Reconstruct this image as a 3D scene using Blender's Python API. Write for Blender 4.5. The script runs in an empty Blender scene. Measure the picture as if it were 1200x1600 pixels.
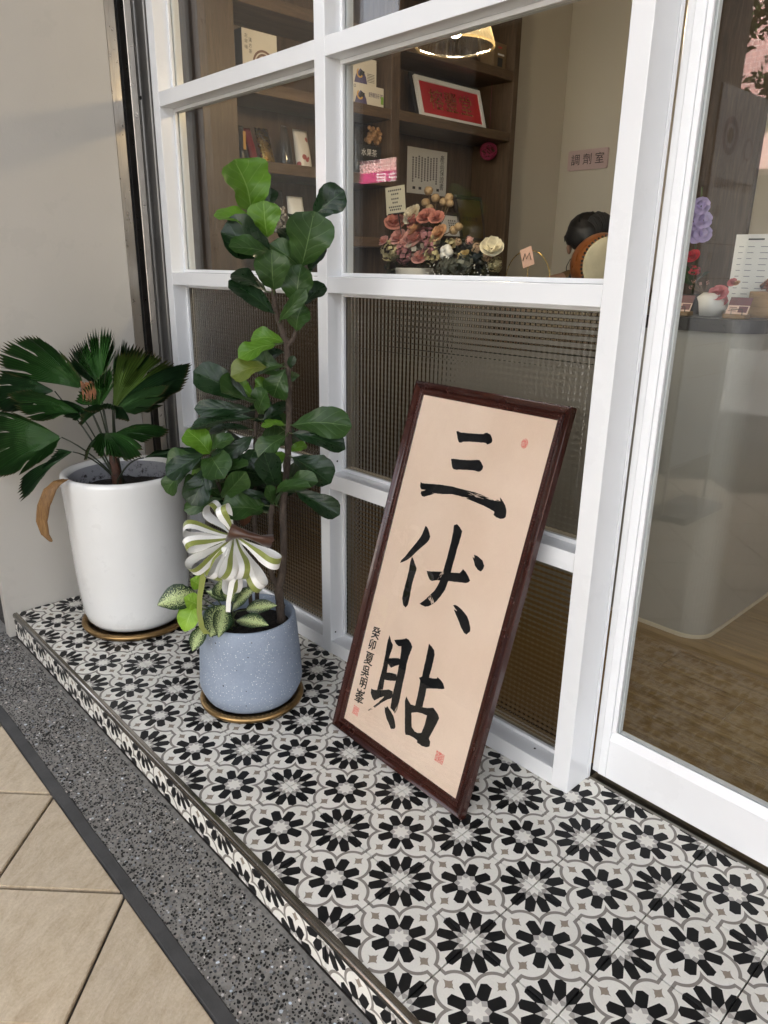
import bpy, bmesh, math, random
from mathutils import Vector, Matrix, noise
R=math.radians; PI=math.pi
scene=bpy.context.scene; C=scene.collection
# ---------------------------------------------------------------- camera
cd=bpy.data.cameras.new('camera'); cam=bpy.data.objects.new('camera',cd); C.objects.link(cam)
cd.sensor_fit='VERTICAL'; cd.sensor_height=36; cd.lens=36*1138.5/1600; cd.clip_start=.02; cd.clip_end=500
yaw,pitch,roll=-0.818106,-0.323421,0.014168
d=Vector((math.sin(yaw)*math.cos(pitch),math.cos(yaw)*math.cos(pitch),math.sin(pitch)))
r0=d.cross(Vector((0,0,1))).normalized(); u0=r0.cross(d)
r1=math.cos(roll)*r0+math.sin(roll)*u0; u1=-math.sin(roll)*r0+math.cos(roll)*u0
cam.matrix_world=Matrix(((r1.x,u1.x,-d.x,1.4653),(r1.y,u1.y,-d.y,-0.8730),(r1.z,u1.z,-d.z,1.2426),(0,0,0,1)))
scene.camera=cam
# ---------------------------------------------------------------- sky, sun, exposure
SUN_EL,SUN_AZ=R(56),R(28)      # azimuth from +Y towards +X: the sun stands behind the shop, the far side of the street is lit
w=bpy.data.worlds.new('World'); scene.world=w; w.use_nodes=True
nt=w.node_tree; bg=nt.nodes['Background']
sk=nt.nodes.new('ShaderNodeTexSky'); sk.sky_type='NISHITA'; sk.sun_disc=False
sk.sun_elevation=SUN_EL; sk.sun_rotation=SUN_AZ; sk.air_density=.6; sk.dust_density=7.0; sk.ozone_density=.2
hz=nt.nodes.new('ShaderNodeHueSaturation'); hz.inputs['Saturation'].default_value=.30      # hazy city sky
nt.links.new(sk.outputs[0],hz.inputs['Color']); nt.links.new(hz.outputs[0],bg.inputs[0]); bg.inputs[1].default_value=.15
sl=bpy.data.lights.new('sun','SUN'); sl.energy=4.5; sl.angle=R(.6); sl.color=(1,.95,.87)
so=bpy.data.objects.new('sun',sl); C.objects.link(so)
sd=Vector((math.sin(SUN_AZ)*math.cos(SUN_EL),math.cos(SUN_AZ)*math.cos(SUN_EL),math.sin(SUN_EL)))
so.rotation_euler=sd.to_track_quat('Z','Y').to_euler(); so.location=(0,-8,12)
vs=scene.view_settings; vs.view_transform='Standard'; vs.look='None'; vs.exposure=3.3; vs.gamma=1
cy=scene.cycles; cy.use_denoising=True; cy.max_bounces=10; cy.diffuse_bounces=5; cy.glossy_bounces=4
cy.transmission_bounces=8; cy.transparent_max_bounces=16; cy.caustics_reflective=False; cy.caustics_refractive=False
cy.sample_clamp_indirect=6
# ---------------------------------------------------------------- helpers
def link(o): C.objects.link(o); return o
def tag(o,label=None,cat=None,group=None,kind=None):
    if label: o['label']=label
    if cat: o['category']=cat
    if group: o['group']=group
    if kind: o['kind']=kind
    return o
def thing(name,label,cat,loc=(0,0,0),group=None):
    o=bpy.data.objects.new(name,None); o.location=loc; o.empty_display_size=.05; link(o); return tag(o,label,cat,group)
def setmat(me,mat):
    for m in (mat if isinstance(mat,(list,tuple)) else [mat]): me.materials.append(m)
def obj(name,bm,mat,parent=None,smooth=False,local=False):
    """bm is in world coordinates (or local to the root when local); becomes a child of parent."""
    if isinstance(bm,bmesh.types.BMesh):
        me=bpy.data.meshes.new(name); bm.to_mesh(me); bm.free()
    else: me=bm
    setmat(me,mat)
    if smooth: me.shade_smooth()
    o=bpy.data.objects.new(name,me); link(o)
    if parent is not None:
        off=Vector((0,0,0)); q=parent
        while q: off+=Vector(q.location); q=q.parent
        if not local: me.transform(Matrix.Translation(-off))
        o.parent=parent
    return o
def single(name,bm,mat,label,cat,group=None,smooth=False): return tag(obj(name,bm,mat,None,smooth),label,cat,group)
def structure(name,bm,mat,smooth=False): return tag(obj(name,bm,mat,None,smooth),kind='structure')
def copyo(o,parent,loc,rotz=0):
    c=o.copy(); link(c); c.parent=parent; c.location=loc; c.rotation_euler=(0,0,rotz); return c
NB=bmesh.new
def box(bm,x0,x1,y0,y1,z0,z1,bev=0,seg=1,M=None,mi=0):
    r=bmesh.ops.create_cube(bm,size=1); vs_=r['verts']
    for v in vs_: v.co=Vector((x0+(v.co.x+.5)*(x1-x0),y0+(v.co.y+.5)*(y1-y0),z0+(v.co.z+.5)*(z1-z0)))
    fs={f for v in vs_ for f in v.link_faces}
    for f in fs: f.material_index=mi
    if bev:
        es=list({e for v in vs_ for e in v.link_edges})
        rr=bmesh.ops.bevel(bm,geom=es,offset=bev,segments=seg,affect='EDGES',profile=.5)
        vs_=list({v for f in rr['faces'] for v in f.verts}|{v for v in vs_ if v.is_valid})
        for f in rr['faces']: f.material_index=mi
    if M is not None:
        for v in vs_: v.co=M@v.co
    return vs_
def bx(*a,**k): bm=NB(); box(bm,*a,**k); return bm
def tube(bm,pts,rad,n=8,cap=True,mi=0):
    pts=[Vector(p) for p in pts]; m=len(pts)
    if not hasattr(rad,'__len__'): rad=[rad]*m
    prev=None; rings=[]
    for i,p in enumerate(pts):
        t=(pts[min(i+1,m-1)]-pts[max(i-1,0)]).normalized()
        if prev is None: a=t.orthogonal().normalized()
        else: a=(prev-t*prev.dot(t)); a=a.normalized() if a.length>1e-6 else t.orthogonal().normalized()
        prev=a; b=t.cross(a)
        rings.append([bm.verts.new(p+rad[i]*(math.cos(2*PI*k/n)*a+math.sin(2*PI*k/n)*b)) for k in range(n)])
    for i in range(m-1):
        for k in range(n):
            f=bm.faces.new((rings[i][k],rings[i][(k+1)%n],rings[i+1][(k+1)%n],rings[i+1][k])); f.material_index=mi; f.smooth=True
    if cap:
        bm.faces.new(rings[0][::-1]).material_index=mi; bm.faces.new(rings[-1]).material_index=mi
    return rings
def lathe(bm,prof,c,n=48,mi=0,wob=None):
    rings=[]
    for r,z in prof:
        if r<1e-5: rings.append([bm.verts.new((c[0],c[1],c[2]+z))])
        else: rings.append([bm.verts.new((c[0]+r*math.cos(2*PI*k/n),c[1]+r*math.sin(2*PI*k/n),c[2]+z)) for k in range(n)])
    for a,b in zip(rings,rings[1:]):
        for k in range(n):
            q=[a[k%len(a)],a[(k+1)%len(a)],b[(k+1)%len(b)],b[k%len(b)]]
            q=[v for i,v in enumerate(q) if v not in q[:i]]
            if len(q)>2:
                f=bm.faces.new(q); f.material_index=mi; f.smooth=True
def prism(bm,poly,M,t,mi=0):
    """polygon in a local plane (x,y), thickness t along local z, placed by M"""
    a=[bm.verts.new(M@Vector((x,y,0))) for x,y in poly]; b=[bm.verts.new(M@Vector((x,y,t))) for x,y in poly]
    n=len(poly); fs=[bm.faces.new(b),bm.faces.new(a[::-1])]
    for k in range(n): fs.append(bm.faces.new((a[k],a[(k+1)%n],b[(k+1)%n],b[k])))
    for f in fs: f.material_index=mi
    return fs
def sphere(bm,c,r,u=12,v=8,sc=(1,1,1),mi=0,M=None):
    rr=bmesh.ops.create_uvsphere(bm,u_segments=u,v_segments=v,radius=r)
    for q in rr['verts']:
        q.co=Vector((q.co.x*sc[0],q.co.y*sc[1],q.co.z*sc[2]))
        if M: q.co=M@q.co
        q.co+=Vector(c)
    for f in {f for q in rr['verts'] for f in q.link_faces}: f.smooth=True; f.material_index=mi
    return rr['verts']
def basis(o,x,y,z): return Matrix(((x[0],y[0],z[0],o[0]),(x[1],y[1],z[1],o[1]),(x[2],y[2],z[2],o[2]),(0,0,0,1)))
# ---- text meshes (made while the scene is still small)
_tc={}
def text_mesh(body,size):
    c=bpy.data.curves.new('lettering','FONT'); c.body=body; c.size=size; c.align_x='CENTER'; c.align_y='CENTER'; c.resolution_u=2
    o=bpy.data.objects.new('lettering',c); link(o)
    dg=bpy.context.evaluated_depsgraph_get(); me=bpy.data.meshes.new_from_object(o.evaluated_get(dg))
    bpy.data.objects.remove(o); bpy.data.curves.remove(c); me.materials.clear(); return me
# ---------------------------------------------------------------- materials
class E:
    """arithmetic on shader sockets"""
    def __init__(s,t,v): s.t=t; s.v=v
    def _o(s,op,*a):
        n=s.t.nodes.new('ShaderNodeMath'); n.operation=op
        for i,x in enumerate((s,)+a):
            x=x.v if isinstance(x,E) else x
            if isinstance(x,(int,float)): n.inputs[i].default_value=x
            else: s.t.links.new(x,n.inputs[i])
        return E(s.t,n.outputs[0])
    def __add__(s,o): return s._o('ADD',o)
    def __radd__(s,o): return s._o('ADD',o)
    def __sub__(s,o): return s._o('SUBTRACT',o)
    def __rsub__(s,o): return (s*-1)+o
    def __mul__(s,o): return s._o('MULTIPLY',o)
    def __rmul__(s,o): return s._o('MULTIPLY',o)
    def __truediv__(s,o): return s._o('DIVIDE',o)
    def __lt__(s,o): return s._o('LESS_THAN',o)
    def __gt__(s,o): return s._o('GREATER_THAN',o)
    def f(s,op,*a): return s._o(op,*a)
def newmat(name):
    m=bpy.data.materials.new(name); m.use_nodes=True; t=m.node_tree; return m,t,t.nodes['Principled BSDF']
def nd(t,typ,**k):
    n=t.nodes.new(typ)
    for a,b in k.items(): setattr(n,a,b)
    return n
def rgb(c): return (*c,1) if len(c)==3 else c
def mixc(t,fac,a,b,blend='MIX'):
    n=nd(t,'ShaderNodeMix',data_type='RGBA',blend_type=blend)
    for i,x in ((0,fac),(6,a),(7,b)):
        x=x.v if isinstance(x,E) else x
        if isinstance(x,(int,float)): n.inputs[i].default_value=x
        elif isinstance(x,(tuple,list)): n.inputs[i].default_value=rgb(x)
        else: t.links.new(x,n.inputs[i])
    return n.outputs[2]
def coord(t,kind='Object',scale=None,rot=None):
    c=nd(t,'ShaderNodeTexCoord').outputs[kind]
    if scale is None and rot is None: return c
    mp=nd(t,'ShaderNodeMapping'); t.links.new(c,mp.inputs[0])
    if scale is not None: mp.inputs[3].default_value=scale if hasattr(scale,'__len__') else (scale,)*3
    if rot is not None: mp.inputs[2].default_value=rot
    return mp.outputs[0]
def noise_(t,vec,scale,detail=4,rough=.55,dist=0):
    n=nd(t,'ShaderNodeTexNoise'); n.inputs['Scale'].default_value=scale; n.inputs['Detail'].default_value=detail
    n.inputs['Roughness'].default_value=rough; n.inputs['Distortion'].default_value=dist
    t.links.new(vec,n.inputs['Vector']); return n.outputs[0]
def ramp(t,fac,stops):
    n=nd(t,'ShaderNodeValToRGB'); t.links.new(fac.v if isinstance(fac,E) else fac,n.inputs[0]); cr=n.color_ramp
    while len(cr.elements)<len(stops): cr.elements.new(.5)
    for e,(p,c) in zip(cr.elements,stops): e.position=p; e.color=rgb(c)
    return n.outputs[0]
def bump(t,b,h,dist=.001,strength=1):
    n=nd(t,'ShaderNodeBump'); n.inputs['Strength'].default_value=strength; n.inputs['Distance'].default_value=dist
    t.links.new(h.v if isinstance(h,E) else h,n.inputs['Height']); t.links.new(n.outputs[0],b.inputs['Normal']); return n
def pm(name,col,rough=.5,metal=0,var=.08,vs=6,bs=0,bd=.0005,spec=.5,rv=.08,coat=0,kind='Object',sub=0,dirt=0):
    """plain procedural surface: base colour with soft variation, uneven gloss, fine relief"""
    m,t,b=newmat(name); vec=coord(t,kind)
    n1=noise_(t,vec,vs,5); n2=noise_(t,vec,vs*7.3,3)
    dk=tuple(max(0,c*(1-var*2)) for c in col); lt=tuple(min(1,c*(1+var)) for c in col)
    c=ramp(t,n1,((.25,dk),(.55,col),(.8,lt)))
    if dirt: c=mixc(t,(E(t,noise_(t,vec,vs*2.1,8,.7))-.58).f('MULTIPLY',4).f('MAXIMUM',0).f('MINIMUM',dirt),c,tuple(x*.55 for x in col))
    t.links.new(c,b.inputs['Base Color'])
    rr=E(t,n2)*(rv*2)+(rough-rv); t.links.new(rr.v,b.inputs['Roughness'])
    b.inputs['Metallic'].default_value=metal; b.inputs['Specular IOR Level'].default_value=spec
    if coat: b.inputs['Coat Weight'].default_value=coat; b.inputs['Coat Roughness'].default_value=.08
    if bs: bump(t,b,noise_(t,vec,bs,6,.6),bd)
    return m
def tile_print():
    """encaustic print: eight-petal flower in the tile, quarter twelve-petal flowers on its corners"""
    m,t,b=newmat('patterned_tile'); vec=coord(t,'Object')
    s=nd(t,'ShaderNodeSeparateXYZ'); t.links.new(vec,s.inputs[0])
    u=E(t,s.outputs[0])*5; v=E(t,s.outputs[1])*5
    r=(u*u+v*v).f('SQRT'); th=v.f('ARCTAN2',u)+PI
    a=th.f('MODULO',PI/4)-PI/8
    px=r*a.f('COSINE'); py=(r*a.f('SINE')).f('ABSOLUTE')
    pet=(px>py*.381+.103)*(py<.0545)*((px+py*.42)<.285)
    gry=(px>py*-2.013+.105)*(px<py*.381+.1055)*(r<.14)
    au=u.f('ABSOLUTE'); av=v.f('ABSOLUTE'); cu=au*-1+.5; cv=av*-1+.5
    r2=(cu*cu+cv*cv).f('SQRT'); t2=cv.f('ARCTAN2',cu)+PI/12
    a2=t2.f('MODULO',PI/6)-PI/12
    qx=r2*a2.f('COSINE'); qy=(r2*a2.f('SINE')).f('ABSOLUTE')
    pet2=(qx>qy*1.34+.127)*((qy+qx*.0573)<.0675)*((qx+qy*.45)<.352)
    g2=(r2<.206)*(qx<qy*1.34+.1275)*((qx+qy*1.78)>.127)
    g2d=(r2<.145)*g2
    hi=au.f('MAXIMUM',av); lo=au.f('MINIMUM',av)
    dd=((hi-.25)*(hi-.25)+lo*lo).f('SQRT')
    ring=(dd>.180)*(dd<.213)*(hi>.15)*(lo>.040)*(hi<.452)
    ch=(lo>.040)*(lo<.073)*(hi>.425)*(dd>.180)
    fl=(((lo*15).f('POWER',.62)+((hi-.345)*13).f('ABSOLUTE').f('POWER',.62))<1).f('MAXIMUM',(((lo*22).f('POWER',2)+((hi-.34)*20).f('POWER',2))<.55))
    n=noise_(t,vec,9,4); nf=noise_(t,vec,260,2)
    cream=ramp(t,n,((.3,(.77,.745,.675)),(.6,(.83,.81,.745)),(.8,(.85,.835,.78))))
    c=mixc(t,ring.f('MAXIMUM',ch),cream,(.265,.242,.215))
    c=mixc(t,fl,c,(.31,.26,.205)); c=mixc(t,gry,c,(.45,.43,.40)); c=mixc(t,g2,c,(.58,.56,.52)); c=mixc(t,g2d,c,(.37,.35,.32))
    c=mixc(t,pet.f('MAXIMUM',pet2),c,(.009,.009,.0095))
    c=mixc(t,.10,c,ramp(t,nf,((.3,(.25,.24,.22)),(.7,(.9,.9,.88)))),'MULTIPLY')
    oi=nd(t,'ShaderNodeObjectInfo').outputs['Random']
    hs=nd(t,'ShaderNodeHueSaturation'); t.links.new(c,hs.inputs['Color']); t.links.new((E(t,oi)*.07+.95).v,hs.inputs['Value'])
    sc=(E(t,noise_(t,coord(t,'Object',(1,1,1)),34,6,.75))-.63).f('MULTIPLY',3.5).f('MAXIMUM',0).f('MINIMUM',.42)
    c=mixc(t,sc,hs.outputs[0],(.16,.13,.095))
    t.links.new(c,b.inputs['Base Color'])
    t.links.new((E(t,noise_(t,vec,30,4))*.22+.33).v,b.inputs['Roughness']); b.inputs['Specular IOR Level'].default_value=.25
    bump(t,b,noise_(t,vec,420,3),.00012,.6); return m
def slate_tile():
    m,t,b=newmat('beige_stone_tile')
    oi=nd(t,'ShaderNodeObjectInfo').outputs['Random']
    mp=nd(t,'ShaderNodeMapping'); t.links.new(coord(t,'Object',None,(0,0,R(-120))),mp.inputs[0]); mp.inputs[3].default_value=(4.6,11,1)
    cb=nd(t,'ShaderNodeCombineXYZ'); t.links.new((E(t,oi)*31).v,cb.inputs[0]); t.links.new((E(t,oi)*17).v,cb.inputs[1]); t.links.new(cb.outputs[0],mp.inputs[1])
    n=noise_(t,mp.outputs[0],1.5,10,.66,1.6); n2=noise_(t,mp.outputs[0],5,8,.7,.5); n3=noise_(t,coord(t),160,3)
    c=ramp(t,n,((.25,(.41,.30,.18)),(.45,(.55,.44,.295)),(.6,(.62,.51,.365)),(.78,(.50,.36,.20))))
    c=mixc(t,.28,c,ramp(t,n2,((.35,(.33,.24,.145)),(.6,(.68,.58,.43)))))
    c=mixc(t,.10,c,ramp(t,n3,((.35,(.2,.16,.12)),(.6,(.7,.64,.55)))))
    hs=nd(t,'ShaderNodeHueSaturation'); t.links.new(c,hs.inputs['Color']); t.links.new((E(t,oi)*.14+.92).v,hs.inputs['Value'])
    t.links.new(hs.outputs[0],b.inputs['Base Color'])
    t.links.new((E(t,n2)*.25+.42).v,b.inputs['Roughness'])
    bump(t,b,E(t,n)*1.2+E(t,n2)*.7+E(t,n3)*.12,.0022,.8); return m
def wood(name,c0,c1,c2,axis=(1,1,9),scale=3,rough=.45,bd=.0004,kind='Object'):
    m,t,b=newmat(name); oi=nd(t,'ShaderNodeObjectInfo').outputs['Random']
    mp=nd(t,'ShaderNodeMapping'); t.links.new(coord(t,kind),mp.inputs[0]); mp.inputs[3].default_value=axis
    cb=nd(t,'ShaderNodeCombineXYZ'); 
    for i,k in enumerate((13,7,23)): t.links.new((E(t,oi)*k).v,cb.inputs[i])
    t.links.new(cb.outputs[0],mp.inputs[1])
    n=noise_(t,mp.outputs[0],scale,8,.65,1.4); n2=noise_(t,mp.outputs[0],scale*6,5,.7,.4)
    c=ramp(t,n,((.3,c0),(.5,c1),(.72,c2))); c=mixc(t,.3,c,ramp(t,n2,((.35,c0),(.65,c2))))
    t.links.new(c,b.inputs['Base Color']); t.links.new((E(t,n2)*.2+rough-.1).v,b.inputs['Roughness'])
    bump(t,b,n2,bd,.6); return m
def pane_glass(name,tint=(.972,.985,.977),rough=0.0,f0=.040):
    """thin pane: straight-through transmission plus a Schlick reflection, the same from both sides"""
    m=bpy.data.materials.new(name); m.use_nodes=True; t=m.node_tree; t.nodes.clear()
    o=nd(t,'ShaderNodeOutputMaterial'); mx=nd(t,'ShaderNodeMixShader'); tr=nd(t,'ShaderNodeBsdfTransparent'); gl=nd(t,'ShaderNodeBsdfGlossy'); lw=nd(t,'ShaderNodeLayerWeight')
    lw.inputs[0].default_value=.5
    tr.inputs[0].default_value=rgb(tint); gl.inputs['Roughness'].default_value=rough; gl.inputs['Color'].default_value=(1,1,1,1)
    F_=E(t,lw.outputs['Facing']).f('POWER',5)*(1-f0)+f0
    t.links.new(F_.v,mx.inputs[0]); t.links.new(tr.outputs[0],mx.inputs[1]); t.links.new(gl.outputs[0],mx.inputs[2]); t.links.new(mx.outputs[0],o.inputs[0]); return m
def checker_glass():
    """clear glass with a pressed grid of small lenses"""
    m=bpy.data.materials.new('checker_pressed_glass'); m.use_nodes=True; t=m.node_tree; t.nodes.clear()
    o=nd(t,'ShaderNodeOutputMaterial'); g=nd(t,'ShaderNodeBsdfGlass'); g.inputs['IOR'].default_value=1.48; g.inputs['Roughness'].default_value=.035
    g.inputs['Color'].default_value=(.84,.83,.80,1)
    s=nd(t,'ShaderNodeSeparateXYZ'); t.links.new(coord(t),s.inputs[0]); k=2*PI/.015
    # only the street-side face carries the lenses
    gm=nd(t,'ShaderNodeNewGeometry'); ns=nd(t,'ShaderNodeSeparateXYZ'); t.links.new(gm.outputs['True Normal'],ns.inputs[0])
    h=((E(t,s.outputs[0])*k).f('COSINE')+(E(t,s.outputs[2])*k).f('COSINE'))
    hh=h*((E(t,s.outputs[1])<0))
    bump(t,g,hh,.0006,1); t.links.new(g.outputs[0],o.inputs[0]); return m
def leafmat(name,c0,c1,vein,gloss=.38,sub=.0,nv=5,vw=.022):
    m,t,b=newmat(name); uv=nd(t,'ShaderNodeUVMap').outputs[0]; s=nd(t,'ShaderNodeSeparateXYZ'); t.links.new(uv,s.inputs[0])
    u=E(t,s.outputs[0])-.5; v=E(t,s.outputs[1]); au=u.f('ABSOLUTE')
    mid=au<(v*-.016+.022)
    ph=((v-au*.75)*nv).f('FRACT')-.5
    lat=(ph.f('ABSOLUTE')<.032)*(au<.40)
    n=noise_(t,coord(t),14,5); n2=noise_(t,coord(t),90,3)
    c=ramp(t,n,((.3,c0),(.7,c1))); c=mixc(t,.15,c,ramp(t,n2,((.3,c0),(.7,c1))))
    c=mixc(t,lat*.42,c,vein); c=mixc(t,mid*.8,c,vein)
    t.links.new(c,b.inputs['Base Color']); t.links.new((E(t,n2)*.2+gloss-.1).v,b.inputs['Roughness'])
    b.inputs['Specular IOR Level'].default_value=.36
    hgt=(ph.f('ABSOLUTE')*2).f('MINIMUM',.6)+E(t,n)*.5
    bump(t,b,hgt,.0009,.6)
    if sub: b.inputs['Subsurface Weight'].default_value=0
    tl=nd(t,'ShaderNodeBsdfTranslucent'); t.links.new(c,tl.inputs[0]); mx=nd(t,'ShaderNodeMixShader'); mx.inputs[0].default_value=.18
    out=t.nodes['Material Output']; t.links.new(b.outputs[0],mx.inputs[1]); t.links.new(tl.outputs[0],mx.inputs[2]); t.links.new(mx.outputs[0],out.inputs[0]); return m
M={}
M['white']=pm('white_powder_coat',(.80,.81,.82),.22,var=.015,vs=3,rv=.05,bs=260,bd=.00006,coat=.15,dirt=.05)
M['rubber']=pm('black_gasket',(.02,.02,.02),.6)
M['wall']=pm('grey_beige_wall_paint',(.47,.445,.40),.62,var=.03,vs=1.7,bs=130,bd=.0004,dirt=.07)
M['steel']=pm('stainless_steel',(.42,.39,.35),.3,1,var=.10,vs=5,bs=0)
M['nosing']=pm('dark_metal_nosing',(.30,.275,.24),.24,1,var=.12,vs=9,dirt=.15)
M['black']=pm('black_channel',(.012,.011,.010),.7)
M['glass']=pane_glass('window_glass'); M['checker']=checker_glass()
M['tile']=tile_print(); M['slate']=slate_tile()
M['grout']=pm('dark_grout',(.022,.020,.019),.85,var=.2,vs=40,bs=200,bd=.0006)
M['grout2']=pm('brown_grout',(.10,.088,.075),.9,var=.25,vs=40,bs=200,bd=.0008)
M['kerb']=pm('charcoal_border',(.062,.061,.060),.6,var=.18,vs=12,bs=120,bd=.0008,dirt=.4)
M['cement']=pm('terrazzo_cement',(.25,.238,.215),.5,var=.25,vs=60,bs=200,bd=.0003)
# measured outlines and positions, metres
SAN=[
 [(0.1779,0.8861),(0.184,0.8878),(0.1903,0.8855),(0.2151,0.8877),(0.2392,0.8908),(0.266,0.8944),(0.271,0.8982),(0.2775,0.8993),(0.2881,0.8972),(0.2946,0.8909),(0.2992,0.8833),(0.2981,0.8783),(0.2925,0.8746),(0.2866,0.8719),(0.2802,0.8745),(0.2562,0.8716),(0.2289,0.8683),(0.2086,0.864),(0.2038,0.8609),(0.1971,0.8602),(0.1909,0.8641),(0.185,0.8741)],
 [(0.1838,0.8149),(0.1896,0.8166),(0.2129,0.8191),(0.2439,0.8237),(0.2635,0.8288),(0.2752,0.8306),(0.2826,0.8259),(0.2918,0.8171),(0.2913,0.8103),(0.2859,0.8037),(0.279,0.8015),(0.2689,0.8023),(0.2451,0.7988),(0.2211,0.7948),(0.2127,0.7925),(0.2009,0.7911),(0.1954,0.7941),(0.1891,0.804)],
 [(0.0998,0.736),(0.1067,0.7335),(0.1376,0.7388),(0.1744,0.7449),(0.2109,0.7487),(0.2257,0.7488),(0.2474,0.7494),(0.2686,0.7506),(0.2964,0.7517),(0.3179,0.7493),(0.3388,0.7477),(0.3529,0.7458),(0.358,0.7505),(0.3686,0.7483),(0.3641,0.7577),(0.3748,0.7512),(0.385,0.7432),(0.3932,0.731),(0.3952,0.7171),(0.3906,0.7115),(0.3818,0.7084),(0.37,0.7092),(0.359,0.7122),(0.3597,0.7203),(0.34,0.724),(0.3222,0.7262),(0.2973,0.7281),(0.2685,0.7298),(0.2427,0.7312),(0.2174,0.7296),(0.1894,0.7235),(0.157,0.7169),(0.1439,0.7093),(0.1335,0.705),(0.125,0.7007),(0.1168,0.701),(0.11,0.7067),(0.11,0.7125),(0.1196,0.7162),(0.1244,0.7196),(0.1091,0.7172),(0.1021,0.7223)]]
FU=[
 [(0.1547,0.6293),(0.1605,0.6293),(0.1687,0.623),(0.18,0.6079),(0.1796,0.5992),(0.1738,0.589),(0.1617,0.5751),(0.1473,0.5577),(0.1343,0.5401),(0.1229,0.5278),(0.1088,0.5172),(0.0985,0.511),(0.0995,0.5181),(0.1104,0.5329),(0.1236,0.5557),(0.139,0.5814),(0.1491,0.6016),(0.1529,0.6199)],
 [(0.1347,0.539),(0.1406,0.5371),(0.1516,0.5255),(0.1612,0.5161),(0.1618,0.5063),(0.1603,0.4909),(0.1596,0.4732),(0.1612,0.4537),(0.1628,0.4343),(0.1631,0.4205),(0.1629,0.4142),(0.1569,0.4065),(0.1469,0.4097),(0.1371,0.4253),(0.1361,0.4401),(0.1361,0.4603),(0.1368,0.4832),(0.136,0.5056),(0.1337,0.5249)],
 [(0.2477,0.6573),(0.2537,0.6599),(0.2569,0.6622),(0.2679,0.6574),(0.2787,0.6498),(0.279,0.6382),(0.2785,0.6216),(0.2772,0.6024),(0.2773,0.5812),(0.2762,0.5643),(0.2766,0.5431),(0.2766,0.5265),(0.2753,0.5165),(0.272,0.4939),(0.265,0.4771),(0.2551,0.4592),(0.2461,0.4475),(0.2359,0.439),(0.2219,0.4315),(0.2084,0.4317),(0.2012,0.4328),(0.2135,0.4458),(0.2272,0.464),(0.2403,0.4831),(0.2467,0.5022),(0.2495,0.5176),(0.2515,0.5351),(0.2513,0.5542),(0.2526,0.5737),(0.2524,0.5975),(0.2521,0.6211),(0.2505,0.6397)],
 [(0.1969,0.5205),(0.213,0.5242),(0.2542,0.5364),(0.2772,0.5414),(0.3037,0.549),(0.3095,0.5572),(0.311,0.5616),(0.3215,0.5575),(0.3332,0.5497),(0.3417,0.542),(0.3378,0.5361),(0.329,0.531),(0.3106,0.527),(0.276,0.5191),(0.2499,0.5117),(0.2351,0.5076),(0.2245,0.5021),(0.2158,0.5017),(0.2068,0.5085)],
 [(0.3323,0.6054),(0.3426,0.6053),(0.3522,0.6029),(0.3622,0.5991),(0.371,0.5893),(0.3706,0.5801),(0.3653,0.5725),(0.3546,0.5739),(0.3435,0.5807),(0.3368,0.5902),(0.3299,0.5991),(0.3366,0.597)],
 [(0.3094,0.467),(0.3159,0.4707),(0.3285,0.4698),(0.3439,0.4647),(0.3581,0.4583),(0.3689,0.4483),(0.3777,0.4354),(0.3808,0.4261),(0.3762,0.4204),(0.3723,0.4143),(0.3635,0.4155),(0.3519,0.4232),(0.3382,0.4368),(0.325,0.4485),(0.3144,0.4588),(0.3264,0.4579),(0.3134,0.4644)]]
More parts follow.
